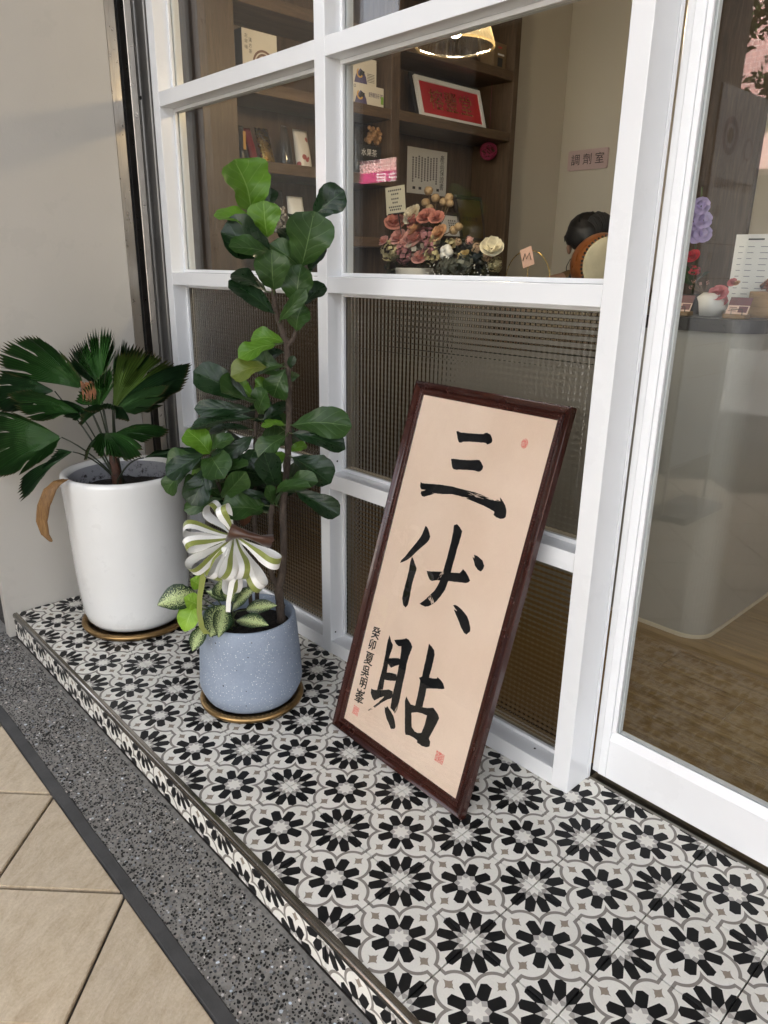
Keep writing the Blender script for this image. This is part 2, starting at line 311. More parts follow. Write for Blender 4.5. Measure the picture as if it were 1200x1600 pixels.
TIE=[
 [(0.1247,0.3164),(0.1306,0.3119),(0.1375,0.3032),(0.146,0.2976),(0.1474,0.2891),(0.1453,0.2724),(0.144,0.2582),(0.149,0.2215),(0.1476,0.1981),(0.1505,0.1719),(0.1296,0.1613),(0.1292,0.1762),(0.1299,0.2018),(0.1298,0.2294),(0.1277,0.2628),(0.1242,0.2934)],
 [(0.1461,0.3116),(0.1662,0.3209),(0.1796,0.3271),(0.1857,0.3317),(0.195,0.3316),(0.2058,0.327),(0.2142,0.3194),(0.2136,0.3092),(0.2104,0.2924),(0.2098,0.2722),(0.2119,0.2531),(0.2127,0.2378),(0.2135,0.2181),(0.215,0.1964),(0.2164,0.1792),(0.2172,0.1638),(0.2173,0.1459),(0.2119,0.1321),(0.2032,0.137),(0.1924,0.1387),(0.1894,0.1623),(0.1879,0.1887),(0.1878,0.2113),(0.1864,0.2331),(0.1842,0.2569),(0.182,0.2762),(0.1798,0.2932),(0.1764,0.3053),(0.1651,0.3018),(0.1543,0.3054)],
 [(0.1438,0.2586),(0.1603,0.2663),(0.177,0.2728),(0.184,0.2725),(0.1842,0.2569),(0.1729,0.2488),(0.1593,0.2378),(0.1496,0.2423),(0.1452,0.2439)],
 [(0.1445,0.2185),(0.165,0.2262),(0.1843,0.23),(0.1891,0.2208),(0.1873,0.2128),(0.1664,0.2045),(0.1459,0.1985)],
 [(0.108,0.1563),(0.1147,0.1563),(0.1296,0.1613),(0.1509,0.1709),(0.1713,0.1817),(0.1852,0.183),(0.1908,0.1719),(0.1874,0.1636),(0.1747,0.1543),(0.159,0.1391),(0.1464,0.124),(0.1349,0.1098),(0.1225,0.0976),(0.1149,0.0952),(0.1279,0.1107),(0.1418,0.1276),(0.1569,0.1496),(0.1607,0.1571),(0.1478,0.1477),(0.1378,0.1385),(0.13,0.1307),(0.1192,0.1346),(0.1096,0.1442)],
 [(0.1709,0.1332),(0.1771,0.1315),(0.1803,0.1387),(0.1882,0.1344),(0.1992,0.1305),(0.2094,0.1241),(0.2196,0.1132),(0.2265,0.1008),(0.2244,0.0952),(0.2125,0.0889),(0.2014,0.0975),(0.1883,0.1072),(0.1772,0.1201)],
 [(0.2652,0.3485),(0.2763,0.3454),(0.2868,0.34),(0.2924,0.3305),(0.2937,0.316),(0.2939,0.2946),(0.2935,0.2751),(0.2943,0.2686),(0.3085,0.273),(0.3184,0.2773),(0.3184,0.2812),(0.3303,0.2794),(0.3419,0.2739),(0.3496,0.2636),(0.3416,0.2587),(0.3217,0.2514),(0.2944,0.2392),(0.296,0.2222),(0.2962,0.2049),(0.297,0.1901),(0.2722,0.1806),(0.2721,0.1938),(0.2712,0.2175),(0.2692,0.2428),(0.2674,0.2496),(0.2612,0.2545),(0.2705,0.2618),(0.2687,0.2839),(0.2677,0.3117),(0.2664,0.3349)],
 [(0.2366,0.1918),(0.2469,0.1843),(0.2577,0.1794),(0.2716,0.1825),(0.297,0.1901),(0.3126,0.1952),(0.3307,0.2048),(0.339,0.2012),(0.3506,0.1961),(0.3573,0.1886),(0.3539,0.1742),(0.3494,0.1548),(0.3442,0.1372),(0.3419,0.1274),(0.3488,0.1223),(0.3502,0.1101),(0.3417,0.1031),(0.3273,0.0988),(0.3081,0.0994),(0.3077,0.1047),(0.2913,0.1052),(0.2769,0.1035),(0.2663,0.0992),(0.2613,0.1046),(0.2506,0.1349),(0.2351,0.1788)]]
HOLE=[(0.2665,0.1603),(0.2834,0.1701),(0.3022,0.1751),(0.3175,0.177),(0.318,0.1632),(0.3175,0.1478),(0.314,0.1286),(0.3029,0.1226),(0.2914,0.1217),(0.2792,0.1267)]
FIG_LEAVES=[
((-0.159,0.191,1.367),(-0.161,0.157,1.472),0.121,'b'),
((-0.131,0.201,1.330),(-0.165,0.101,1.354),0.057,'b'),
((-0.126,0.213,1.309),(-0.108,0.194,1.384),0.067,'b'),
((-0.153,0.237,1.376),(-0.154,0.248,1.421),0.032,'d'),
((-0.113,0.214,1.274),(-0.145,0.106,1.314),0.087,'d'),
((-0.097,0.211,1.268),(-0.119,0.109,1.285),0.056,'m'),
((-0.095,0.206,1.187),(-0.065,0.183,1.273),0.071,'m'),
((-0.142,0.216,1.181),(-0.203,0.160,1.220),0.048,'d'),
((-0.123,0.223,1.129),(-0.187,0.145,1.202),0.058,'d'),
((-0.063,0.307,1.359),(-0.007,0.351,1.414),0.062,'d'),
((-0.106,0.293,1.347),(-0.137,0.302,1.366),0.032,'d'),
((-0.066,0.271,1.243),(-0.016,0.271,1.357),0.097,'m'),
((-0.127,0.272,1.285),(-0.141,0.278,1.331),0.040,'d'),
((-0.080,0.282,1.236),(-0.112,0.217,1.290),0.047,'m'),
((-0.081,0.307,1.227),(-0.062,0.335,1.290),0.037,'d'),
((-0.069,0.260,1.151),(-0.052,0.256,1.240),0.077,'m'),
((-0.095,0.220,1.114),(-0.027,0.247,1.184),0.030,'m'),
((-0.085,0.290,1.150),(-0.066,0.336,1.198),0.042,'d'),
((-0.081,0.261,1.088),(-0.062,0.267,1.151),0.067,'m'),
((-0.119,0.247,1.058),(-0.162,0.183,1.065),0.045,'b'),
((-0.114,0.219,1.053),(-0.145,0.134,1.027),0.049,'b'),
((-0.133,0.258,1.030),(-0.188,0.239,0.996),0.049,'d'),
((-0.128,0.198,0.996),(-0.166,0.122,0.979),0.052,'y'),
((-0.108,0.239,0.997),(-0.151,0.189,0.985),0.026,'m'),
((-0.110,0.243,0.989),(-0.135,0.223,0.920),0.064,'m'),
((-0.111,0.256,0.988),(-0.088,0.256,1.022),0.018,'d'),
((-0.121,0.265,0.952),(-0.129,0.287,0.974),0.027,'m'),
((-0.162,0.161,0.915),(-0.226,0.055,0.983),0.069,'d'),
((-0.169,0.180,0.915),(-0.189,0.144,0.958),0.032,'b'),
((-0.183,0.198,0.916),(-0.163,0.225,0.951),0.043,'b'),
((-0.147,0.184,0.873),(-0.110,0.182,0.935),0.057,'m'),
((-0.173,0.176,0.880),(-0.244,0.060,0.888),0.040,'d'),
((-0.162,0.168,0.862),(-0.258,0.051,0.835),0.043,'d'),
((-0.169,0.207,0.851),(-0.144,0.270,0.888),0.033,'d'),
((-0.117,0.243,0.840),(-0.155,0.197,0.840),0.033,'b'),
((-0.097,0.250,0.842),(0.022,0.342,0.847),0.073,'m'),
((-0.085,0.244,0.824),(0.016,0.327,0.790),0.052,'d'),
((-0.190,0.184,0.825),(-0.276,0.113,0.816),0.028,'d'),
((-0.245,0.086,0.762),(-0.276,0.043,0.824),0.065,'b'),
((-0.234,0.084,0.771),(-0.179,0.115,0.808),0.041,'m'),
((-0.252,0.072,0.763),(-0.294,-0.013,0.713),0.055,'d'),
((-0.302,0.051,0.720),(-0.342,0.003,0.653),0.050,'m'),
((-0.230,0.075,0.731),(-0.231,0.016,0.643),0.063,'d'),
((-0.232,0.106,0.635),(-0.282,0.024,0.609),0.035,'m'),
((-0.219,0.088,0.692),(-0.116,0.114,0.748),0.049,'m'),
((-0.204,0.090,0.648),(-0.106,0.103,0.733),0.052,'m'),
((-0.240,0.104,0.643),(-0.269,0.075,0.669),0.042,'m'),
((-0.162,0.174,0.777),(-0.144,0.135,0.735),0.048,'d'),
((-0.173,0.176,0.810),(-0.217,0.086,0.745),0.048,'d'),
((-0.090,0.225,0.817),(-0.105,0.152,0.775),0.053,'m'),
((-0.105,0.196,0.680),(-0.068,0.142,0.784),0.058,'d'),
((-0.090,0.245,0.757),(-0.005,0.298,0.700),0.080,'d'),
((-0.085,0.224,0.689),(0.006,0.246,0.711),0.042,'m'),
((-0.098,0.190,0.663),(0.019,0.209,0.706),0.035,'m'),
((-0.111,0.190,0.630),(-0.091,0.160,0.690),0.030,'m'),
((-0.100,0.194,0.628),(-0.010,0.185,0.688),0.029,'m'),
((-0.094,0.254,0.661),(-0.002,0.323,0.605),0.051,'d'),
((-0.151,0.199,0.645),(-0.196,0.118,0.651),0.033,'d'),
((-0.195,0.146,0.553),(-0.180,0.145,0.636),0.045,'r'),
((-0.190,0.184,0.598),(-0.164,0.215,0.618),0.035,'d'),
((-0.125,0.260,0.764),(-0.103,0.299,0.778),0.029,'b')]
FIG_STEMS=[
([(-0.139,0.225,0.254),(-0.142,0.222,0.320),(-0.143,0.221,0.372),(-0.134,0.231,0.410),(-0.130,0.235,0.499),(-0.130,0.236,0.602),(-0.122,0.244,0.696),(-0.116,0.250,0.777),(-0.112,0.254,0.892),(-0.113,0.253,0.966),(-0.113,0.253,1.016),(-0.113,0.253,1.055)],[0.013, 0.0125, 0.013, 0.0105, 0.01, 0.0095, 0.009, 0.009, 0.0085, 0.0085, 0.008, 0.0075]),
([(-0.113,0.253,1.052),(-0.122,0.244,1.093),(-0.131,0.234,1.131),(-0.124,0.227,1.168),(-0.137,0.228,1.206),(-0.148,0.216,1.266),(-0.160,0.203,1.318),(-0.166,0.197,1.365)],[0.0075, 0.007, 0.0065, 0.006, 0.005, 0.0045, 0.004, 0.003]),
([(-0.112,0.254,1.048),(-0.102,0.265,1.065),(-0.095,0.273,1.094),(-0.088,0.280,1.145),(-0.085,0.283,1.207),(-0.082,0.286,1.268),(-0.073,0.296,1.327),(-0.064,0.305,1.364)],[0.007, 0.0055, 0.005, 0.0045, 0.004, 0.004, 0.0035, 0.003]),
([(-0.143,0.221,0.368),(-0.147,0.203,0.404),(-0.151,0.198,0.444),(-0.148,0.202,0.521),(-0.143,0.206,0.597),(-0.137,0.213,0.649),(-0.134,0.216,0.680)],[0.009, 0.008, 0.0075, 0.007, 0.007, 0.006, 0.005]),
([(-0.204,0.186,0.215),(-0.212,0.191,0.386),(-0.210,0.193,0.548),(-0.205,0.199,0.721),(-0.192,0.198,0.822),(-0.188,0.202,0.877),(-0.186,0.204,0.911)],[0.0065, 0.006, 0.006, 0.0055, 0.005, 0.0045, 0.004]),
([(-0.188,0.158,0.220),(-0.202,0.159,0.399),(-0.218,0.141,0.545),(-0.235,0.123,0.611),(-0.245,0.113,0.648),(-0.255,0.102,0.695),(-0.260,0.096,0.742),(-0.264,0.092,0.763)],[0.006, 0.0055, 0.005, 0.005, 0.005, 0.0045, 0.004, 0.003])]
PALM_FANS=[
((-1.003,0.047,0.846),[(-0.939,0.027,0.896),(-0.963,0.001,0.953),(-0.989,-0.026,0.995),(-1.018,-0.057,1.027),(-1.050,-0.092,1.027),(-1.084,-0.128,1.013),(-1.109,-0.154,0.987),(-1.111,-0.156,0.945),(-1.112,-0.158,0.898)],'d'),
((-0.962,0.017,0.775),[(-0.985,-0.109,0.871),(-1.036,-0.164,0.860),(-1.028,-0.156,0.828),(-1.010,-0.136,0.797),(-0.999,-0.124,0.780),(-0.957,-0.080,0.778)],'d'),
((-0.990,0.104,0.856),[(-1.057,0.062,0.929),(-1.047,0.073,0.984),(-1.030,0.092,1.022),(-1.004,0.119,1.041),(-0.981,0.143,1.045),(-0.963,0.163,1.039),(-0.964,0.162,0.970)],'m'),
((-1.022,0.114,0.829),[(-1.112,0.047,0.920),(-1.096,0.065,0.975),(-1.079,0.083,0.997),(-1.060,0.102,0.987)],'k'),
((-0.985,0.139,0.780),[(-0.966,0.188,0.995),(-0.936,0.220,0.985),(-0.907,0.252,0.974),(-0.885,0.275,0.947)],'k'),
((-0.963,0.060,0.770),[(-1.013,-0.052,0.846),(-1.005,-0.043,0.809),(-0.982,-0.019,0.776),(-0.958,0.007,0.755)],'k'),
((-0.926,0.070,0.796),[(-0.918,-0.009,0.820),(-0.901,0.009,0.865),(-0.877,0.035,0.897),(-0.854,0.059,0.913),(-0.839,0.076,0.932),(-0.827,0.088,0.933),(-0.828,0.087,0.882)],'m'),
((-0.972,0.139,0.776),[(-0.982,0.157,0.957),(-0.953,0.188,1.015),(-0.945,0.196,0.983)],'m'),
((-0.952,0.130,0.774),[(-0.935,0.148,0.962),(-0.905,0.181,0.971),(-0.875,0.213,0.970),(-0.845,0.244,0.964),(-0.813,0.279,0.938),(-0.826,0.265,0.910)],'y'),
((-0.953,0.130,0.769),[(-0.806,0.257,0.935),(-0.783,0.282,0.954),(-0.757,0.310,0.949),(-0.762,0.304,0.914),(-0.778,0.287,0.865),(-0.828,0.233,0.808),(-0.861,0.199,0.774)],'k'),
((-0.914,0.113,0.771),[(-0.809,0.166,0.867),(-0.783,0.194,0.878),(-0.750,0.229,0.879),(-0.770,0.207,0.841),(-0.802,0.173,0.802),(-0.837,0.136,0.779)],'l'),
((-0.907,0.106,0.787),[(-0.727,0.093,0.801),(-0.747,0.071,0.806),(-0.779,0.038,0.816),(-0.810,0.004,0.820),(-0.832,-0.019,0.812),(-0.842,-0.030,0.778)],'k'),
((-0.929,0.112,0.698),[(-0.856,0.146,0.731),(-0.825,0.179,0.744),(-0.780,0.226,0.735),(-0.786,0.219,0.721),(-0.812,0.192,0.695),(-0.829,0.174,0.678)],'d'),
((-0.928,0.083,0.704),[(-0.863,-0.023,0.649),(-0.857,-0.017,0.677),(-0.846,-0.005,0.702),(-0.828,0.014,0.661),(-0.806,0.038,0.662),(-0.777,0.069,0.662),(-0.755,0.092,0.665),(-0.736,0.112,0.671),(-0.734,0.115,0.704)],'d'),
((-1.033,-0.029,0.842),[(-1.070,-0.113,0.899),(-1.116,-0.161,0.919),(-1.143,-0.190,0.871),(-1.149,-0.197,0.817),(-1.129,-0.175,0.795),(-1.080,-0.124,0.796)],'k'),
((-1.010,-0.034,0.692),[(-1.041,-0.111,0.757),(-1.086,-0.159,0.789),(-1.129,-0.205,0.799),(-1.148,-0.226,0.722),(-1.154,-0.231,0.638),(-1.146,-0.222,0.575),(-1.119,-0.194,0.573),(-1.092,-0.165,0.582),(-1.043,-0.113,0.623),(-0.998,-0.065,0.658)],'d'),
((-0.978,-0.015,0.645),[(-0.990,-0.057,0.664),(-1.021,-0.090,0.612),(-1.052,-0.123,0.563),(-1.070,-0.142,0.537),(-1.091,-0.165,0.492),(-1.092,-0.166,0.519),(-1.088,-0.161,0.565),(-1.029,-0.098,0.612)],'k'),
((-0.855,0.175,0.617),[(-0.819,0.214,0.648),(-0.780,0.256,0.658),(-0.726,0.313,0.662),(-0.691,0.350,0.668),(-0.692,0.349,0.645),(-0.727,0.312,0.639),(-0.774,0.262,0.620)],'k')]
DEAD=[(-0.886,-0.077,0.583),(-0.883,-0.103,0.580),(-0.884,-0.133,0.558),(-0.892,-0.157,0.507),(-0.901,-0.167,0.453),(-0.898,-0.163,0.409),(-0.886,-0.150,0.385)]
AGLA=[
((-0.249,0.020,0.367),(-0.270,-0.090,0.362),0.061,'v'),
((-0.212,0.002,0.354),(-0.220,-0.036,0.384),0.040,'c'),
((-0.214,-0.001,0.347),(-0.227,-0.058,0.325),0.037,'c'),
((-0.212,-0.013,0.355),(-0.205,-0.050,0.292),0.046,'c'),
((-0.198,0.074,0.335),(-0.148,-0.004,0.283),0.067,'v'),
((-0.199,0.074,0.332),(-0.124,0.008,0.287),0.041,'v'),
((-0.203,0.010,0.292),(-0.165,-0.051,0.250),0.037,'v'),
((-0.212,0.104,0.303),(-0.118,0.130,0.399),0.041,'v'),
((-0.193,0.139,0.302),(-0.106,0.188,0.331),0.035,'v'),
((-0.169,0.091,0.293),(-0.056,0.124,0.311),0.038,'v'),
((-0.213,0.088,0.344),(-0.202,0.070,0.413),0.047,'v'),
((-0.220,0.110,0.335),(-0.259,0.053,0.364),0.029,'v'),
((-0.207,0.095,0.337),(-0.158,0.089,0.425),0.041,'v'),
((-0.276,0.050,0.374),(-0.288,0.022,0.400),0.036,'c')]
BOW_KNOT=(-0.136,0.083,0.556)
BOW_LOOPS=[(-0.209,-0.025,0.589),(-0.171,-0.043,0.564),(-0.170,-0.028,0.505),(-0.213,0.058,0.626),(-0.156,0.061,0.651),(-0.129,0.002,0.479),(-0.066,0.011,0.491),(-0.030,0.035,0.509),(-0.034,0.089,0.462),(-0.020,0.133,0.511),(-0.103,0.044,0.428)]
BOW_TAIL=[(-0.138,0.051,0.534),(-0.145,0.014,0.508),(-0.154,-0.010,0.458),(-0.162,-0.019,0.403),(-0.156,-0.027,0.359),(-0.153,-0.024,0.317),(-0.142,-0.012,0.292)]
BOW_WRAP=[(-0.135,0.054,0.557),(-0.107,0.063,0.583),(-0.086,0.092,0.571),(-0.073,0.120,0.559),(-0.067,0.149,0.550)]
AGLA_ROOT=(-0.200,0.087,0.290)
ROSES_A=[(-1.127,1.595,1.451,0.051,'c'),(-1.011,1.595,1.451,0.043,'r'),(-1.034,1.600,1.477,0.052,'w'),(-0.937,1.599,1.468,0.047,'c'),(-0.871,1.598,1.459,0.038,'c'),(-0.849,1.586,1.394,0.045,'p'),(-1.000,1.589,1.417,0.043,'p'),(-1.001,1.584,1.385,0.062,'k'),(-1.099,1.583,1.383,0.044,'k'),(-1.190,1.580,1.367,0.029,'k'),(-0.888,1.575,1.336,0.040,'m'),(-0.967,1.573,1.322,0.051,'g'),(-1.038,1.568,1.296,0.048,'m'),(-1.138,1.571,1.314,0.053,'y'),(-0.922,1.583,1.379,0.040,'m'),(-1.041,1.578,1.353,0.047,'k'),(-0.860,1.579,1.356,0.032,'y'),(-0.936,1.568,1.296,0.041,'k'),(-0.863,1.568,1.296,0.040,'y')]
PODS=[(-0.986,1.667,1.569,0.020,'t'),(-0.935,1.661,1.536,0.020,'t'),(-0.992,1.657,1.520,0.020,'t'),(-0.883,1.658,1.518,0.019,'t'),(-0.856,1.661,1.535,0.019,'t'),(-0.845,1.657,1.510,0.017,'t'),(-0.962,1.653,1.496,0.018,'t'),(-0.799,1.637,1.400,0.020,'t'),(-0.775,1.640,1.413,0.018,'t')]
ROSES_B=[(-0.767,1.570,1.307,0.035,'w'),(-0.687,1.569,1.300,0.035,'p2'),(-0.493,1.525,1.329,0.047,'w2'),(-0.716,1.625,1.335,0.044,'b'),(-0.638,1.616,1.286,0.052,'b'),(-0.609,1.610,1.254,0.039,'b'),(-0.686,1.521,1.258,0.053,'h'),(-0.628,1.521,1.258,0.043,'h'),(-0.737,1.519,1.247,0.038,'h'),(-0.659,1.579,1.356,0.019,'k'),(-0.613,1.574,1.327,0.024,'n'),(-0.757,1.577,1.344,0.027,'y'),(-0.716,1.578,1.349,0.019,'n'),(-0.500,1.561,1.260,0.034,'y'),(-0.548,1.567,1.290,0.024,'n'),(-0.768,1.624,1.329,0.030,'b')]
def rooted(parent):
    off=Vector((0,0,0)); q=parent
    while q: off+=Vector(q.location); q=q.parent
    return off
def placed(name,bm,mat,parent,loc,smooth=False):
    """mesh built around its own origin, set at world point loc under parent"""
    o=obj(name,bm,mat,None,smooth)
    if parent is not None: o.parent=parent; o.location=Vector(loc)-rooted(parent)
    else: o.location=loc
    return o
GZ=-.10
# ================================================================ THE SETTING
# ---- ground sheet to the horizon (the street beyond the arcade)
bm=NB(); box(bm,-60,60,-60,-3.3,GZ-.32,GZ-.12)
M['asphalt']=pm('asphalt',(.055,.055,.057),.85,var=.15,vs=3,bs=90,bd=.003); structure('street',bm,M['asphalt'])
bm=NB(); box(bm,-60,60,-3.3,30,GZ-.30,GZ-.012); pav=structure('pavement',bm,M['grout2'])
# beige stone tiles laid diagonally, cut along the charcoal border
S=.30; P=.308; q=P/math.sqrt(2); YB=-.4205
def clip(poly,ylim):
    out=[]
    for i in range(len(poly)):
        a,b=poly[i],poly[(i+1)%len(poly)]
        if a[1]<=ylim: out.append(a)
        if (a[1]<=ylim)!=(b[1]<=ylim):
            s=(ylim-a[1])/(b[1]-a[1]); out.append((a[0]+s*(b[0]-a[0]),ylim))
    return out
def slab(poly,t=.010,bev=.002):
    bm=NB(); a=[bm.verts.new((x,y,-t)) for x,y in poly]; f=bm.faces.new(a)
    r=bmesh.ops.extrude_face_region(bm,geom=[f]); top=[v for v in r['geom'] if isinstance(v,bmesh.types.BMVert)]
    for v in top: v.co.z=0
    bm.normal_update(); bmesh.ops.recalc_face_normals(bm,faces=bm.faces)
    es=[e for e in bm.edges if all(abs(v.co.z)<1e-6 for v in e.verts)]
    bmesh.ops.bevel(bm,geom=es,offset=bev,segments=2,affect='EDGES'); return bm
h=S/math.sqrt(2); dia=[(0,-h),(h,0),(0,h),(-h,0)]
full=None; cnt=0; rnd=random.Random(3)
for i in range(-9,10):
    for j in range(0,11):
        cx=-.077+(i+(.5 if j%2 else 0))*2*q; cyy=-.412-q*(j)      # row j=0 lies across the border
        poly=[(cx+a,cyy+b) for a,b in dia]
        if min(p[1] for p in poly)>YB-.02: continue
        cl=clip(poly,YB)
        dz=rnd.uniform(-.0006,.0006)
        if cl==poly:
            if full is None: full=placed('paving_tile',slab(dia),M['slate'],pav,(cx,cyy,GZ+dz))
            else: copyo(full,pav,(cx,cyy,GZ+dz))
        else:
            cl=[(a-cx,b-cyy) for a,b in cl]; cl=[c for k,c in enumerate(cl) if (Vector(c)-Vector(cl[k-1])).length>1e-4]
            placed('paving_tile',slab(cl),M['slate'],pav,(cx,cyy,GZ+dz))
# ---- charcoal border and terrazzo strip
bm=NB(); rnd=random.Random(8)
nx=120; xs=[-3+6*k/nx for k in range(nx+1)]
top=[]; 
for k,x in enumerate(xs):
    ya=-.4195+noise.noise((x*7,0,0))*.003; yb=-.385+noise.noise((x*5,9,0))*.004+noise.noise((x*23,4,0))*.002
    top.append([bm.verts.new((x,ya,GZ-.006)),bm.verts.new((x,ya+.004,GZ+.0006)),bm.verts.new((x,yb-.004,GZ+.0004)),bm.verts.new((x,yb,GZ-.004))])
for a,b in zip(top,top[1:]):
    for k in range(3): bm.faces.new((a[k],b[k],b[k+1],a[k+1]))
structure('border_strip',bm,M['kerb'])
bm=NB(); 
g=[[bm.verts.new((x,y,GZ-.0025+noise.noise((x*6,y*6,1))*.001)) for y in (-.392,-.34,-.29,-.25,-.203)] for x in xs]
for a,b in zip(g,g[1:]):
    for k in range(4): bm.faces.new((a[k],b[k],b[k+1],a[k+1])).smooth=True
terr=structure('terrazzo_strip',bm,M['cement'])
# the pebbles: flat ground stones of every shade, one joined part
bm=NB(); lay=bm.loops.layers.float_color.new('shade'); rnd=random.Random(21)
cell=.0074; gx=int(3.5/cell); gy=int(.182/cell)
for i in range(gx):
    x0=-1.35+i*cell
    for j in range(gy):
        if rnd.random()<.10: continue
        x=x0+rnd.uniform(-.35,.35)*cell+(cell*.5 if j%2 else 0); y=-.387+j*cell+rnd.uniform(-.35,.35)*cell
        rr=cell*rnd.choice((.24,.32,.42,.5,.58,.66))*rnd.uniform(.8,1.15); n=rnd.choice((5,6,6,7)); a0=rnd.uniform(0,6.28); st=rnd.uniform(.6,1)
        ca,sa=math.cos(a0*3),math.sin(a0*3); zt=GZ-.0018+rnd.uniform(0,.0007)
        ring=[]
        for k in range(n):
            an=a0+2*PI*k/n+rnd.uniform(-.25,.25); q1=rr*rnd.uniform(.75,1.1)*math.cos(an); q2=rr*st*rnd.uniform(.75,1.1)*math.sin(an)
            ring.append((x+q1*ca-q2*sa,y+q1*sa+q2*ca))
        tp=[bm.verts.new((a*.86+x*.14,b*.86+y*.14,zt)) for a,b in ring]; bt=[bm.verts.new((a,b,GZ-.0040)) for a,b in ring]
        p=rnd.random()
        s=(rnd.uniform(.008,.022) if p<.60 else rnd.uniform(.05,.12) if p<.76 else rnd.uniform(.20,.36) if p<.95 else rnd.uniform(.5,.75))
        wm=rnd.uniform(.9,1.12); col=(s*wm,s,s/wm,1)
        fs=[bm.faces.new(tp)]+[bm.faces.new((bt[k],bt[(k+1)%n],tp[(k+1)%n],tp[k])) for k in range(n)]
        for f in fs:
            for l in f.loops: l[lay]=col
m,t,b=newmat('pebble'); at=nd(t,'ShaderNodeVertexColor',layer_name='shade'); t.links.new(mixc(t,.25,at.outputs[0],ramp(t,noise_(t,coord(t),300,3),((.3,(.05,.05,.05)),(.7,(.2,.19,.18)))),'OVERLAY'),b.inputs['Base Color'])
b.inputs['Roughness'].default_value=.42; M['pebble']=m
tag(obj('pebbles',bm,M['pebble'],terr),kind='stuff')
# ---- the raised step with patterned tiles
TS=.2; XL=-1.268; XR=2.4; YE=-.205
bm=NB(); box(bm,XL-.01,XR,YE+.010,.70,GZ-.05,-.0095); step=structure('tiled_step',bm,M['grout'])
tl=None
def ptile(x0,x1,y0,y1,cx,cyy):
    g=.0015; bm=NB(); box(bm,x0+g-cx,x1-g-cx,y0+g-cyy,y1-g-cyy,-.009,0,.0007); return bm
rnd=random.Random(5)
for j in range(-1,3):
    for i in range(-7,12):
        cx,cyy=(i+.5)*TS,(j+.5)*TS; x0,x1,y0,y1=i*TS,i*TS+TS,j*TS,j*TS+TS
        loc=(cx,cyy,rnd.uniform(-.0003,.0002))
        if i==-7: placed('patterned_tile',ptile(XL,x1,y0,y1,cx,cyy),M['tile'],step,loc); continue
        if tl is None: tl=placed('patterned_tile',ptile(x0,x1,y0,y1,cx,cyy),M['tile'],step,loc)
        else: copyo(tl,step,loc)
# riser tiles: cut from the same tile, the flower row centred on the nosing
rt=None
for i in range(-7,12):
    x0,x1=i*TS,i*TS+TS; cx=x0+TS/2
    a=max(x0,XL); bm=NB(); box(bm,a+.0009-cx,x1-.0009-cx,.1-.092,.1-.006,0,.009,.0006)
    o=placed('riser_tile',bm,M['tile'],step,(cx,YE+.010,-.1)); o.rotation_euler=(R(90),0,0)
    # local +y becomes +z: the corner flowers sit at the upper edge
# rounded metal nosing along the edge
bm=NB(); prof=[]
for k in range(9):
    an=R(180-90*k/8); prof.append((YE-.001+.008+.008*math.cos(an),-.0065+.008*math.sin(an)))
prof=[(YE-.001,-.013)]+prof+[(YE+.015,.0015),(YE+.015,-.004),(YE+.004,-.013)]
rows=[[bm.verts.new((x,y,z)) for y,z in prof] for x in (XL+.002,-.4,.6,XR)]
for a,b in zip(rows,rows[1:]):
    for k in range(len(prof)): 
        f=bm.faces.new((a[k],b[k],b[(k+1)%len(prof)],a[(k+1)%len(prof)])); f.smooth=k<9
bm.faces.new(rows[0]); bm.faces.new(rows[-1][::-1]); bmesh.ops.recalc_face_normals(bm,faces=bm.faces)
obj('metal_nosing',bm,M['nosing'],step)
# ---- side wall at the left end
bm=NB(); box(bm,-1.312,-1.27,-.226,.3715,GZ+.006,5.2,.0025,2)
single('side_wall',bm,M['wall'],'plain grey-beige painted wall panel beside the white pot','wall')
bm=NB(); box(bm,-4.5,-1.32,-.12,.40,GZ-.01,5.2); M['dk']=pm('dark_neighbour_wall',(.05,.05,.055),.7)
single('neighbour_wall',bm,M['dk'],'dark wall of the next shop left of the grey-beige wall','wall')
# ---- shutter guide: steel channels between the wall and the window
sg=thing('shutter_guide','tall stainless steel roller shutter guide between wall and white window','shutter guide',(-1.28,.44,0))
def strip(y0,y1,x1,mat,nm,x0=-1.33): obj(nm,bx(x0,x1,y0,y1,.002,3.2,.0012),mat,sg)
strip(.372,.3875,-1.272,M['steel'],'channel_lip'); strip(.388,.4125,-1.280,M['steel'],'channel_lip')
strip(.4135,.4435,-1.325,M['black'],'slot',-1.36); strip(.4445,.470,-1.276,M['steel'],'channel_lip')
M['shade']=pm('dull_metal_cover',(.22,.21,.195),.35,.6,var=.1,vs=4)
bm=NB(); n=8; pr=[(-1.272-.045*(1-((k/n-.0))**1.0)**2,.471+.052*k/n) for k in range(n+1)]
pr=[(-1.272-.05*math.sin(PI*k/n)*(1-.3*k/n),.4715+.0515*k/n) for k in range(n+1)]
cols=[[bm.verts.new((x,y,z)) for x,y in pr+[(-1.36,.523),(-1.36,.4715)]] for z in (.002,1.1,3.2)]
for a,b in zip(cols,cols[1:]):
    m_=len(a)
    for k in range(m_):
        f=bm.faces.new((a[k],a[(k+1)%m_],b[(k+1)%m_],b[k])); f.smooth=k<n
bmesh.ops.recalc_face_normals(bm,faces=bm.faces); obj('channel_cover',bm,M['shade'],sg)
obj('bolt',bx(-1.30,-1.277,.478,.486,1.80,1.812,.003),M['black'],sg)
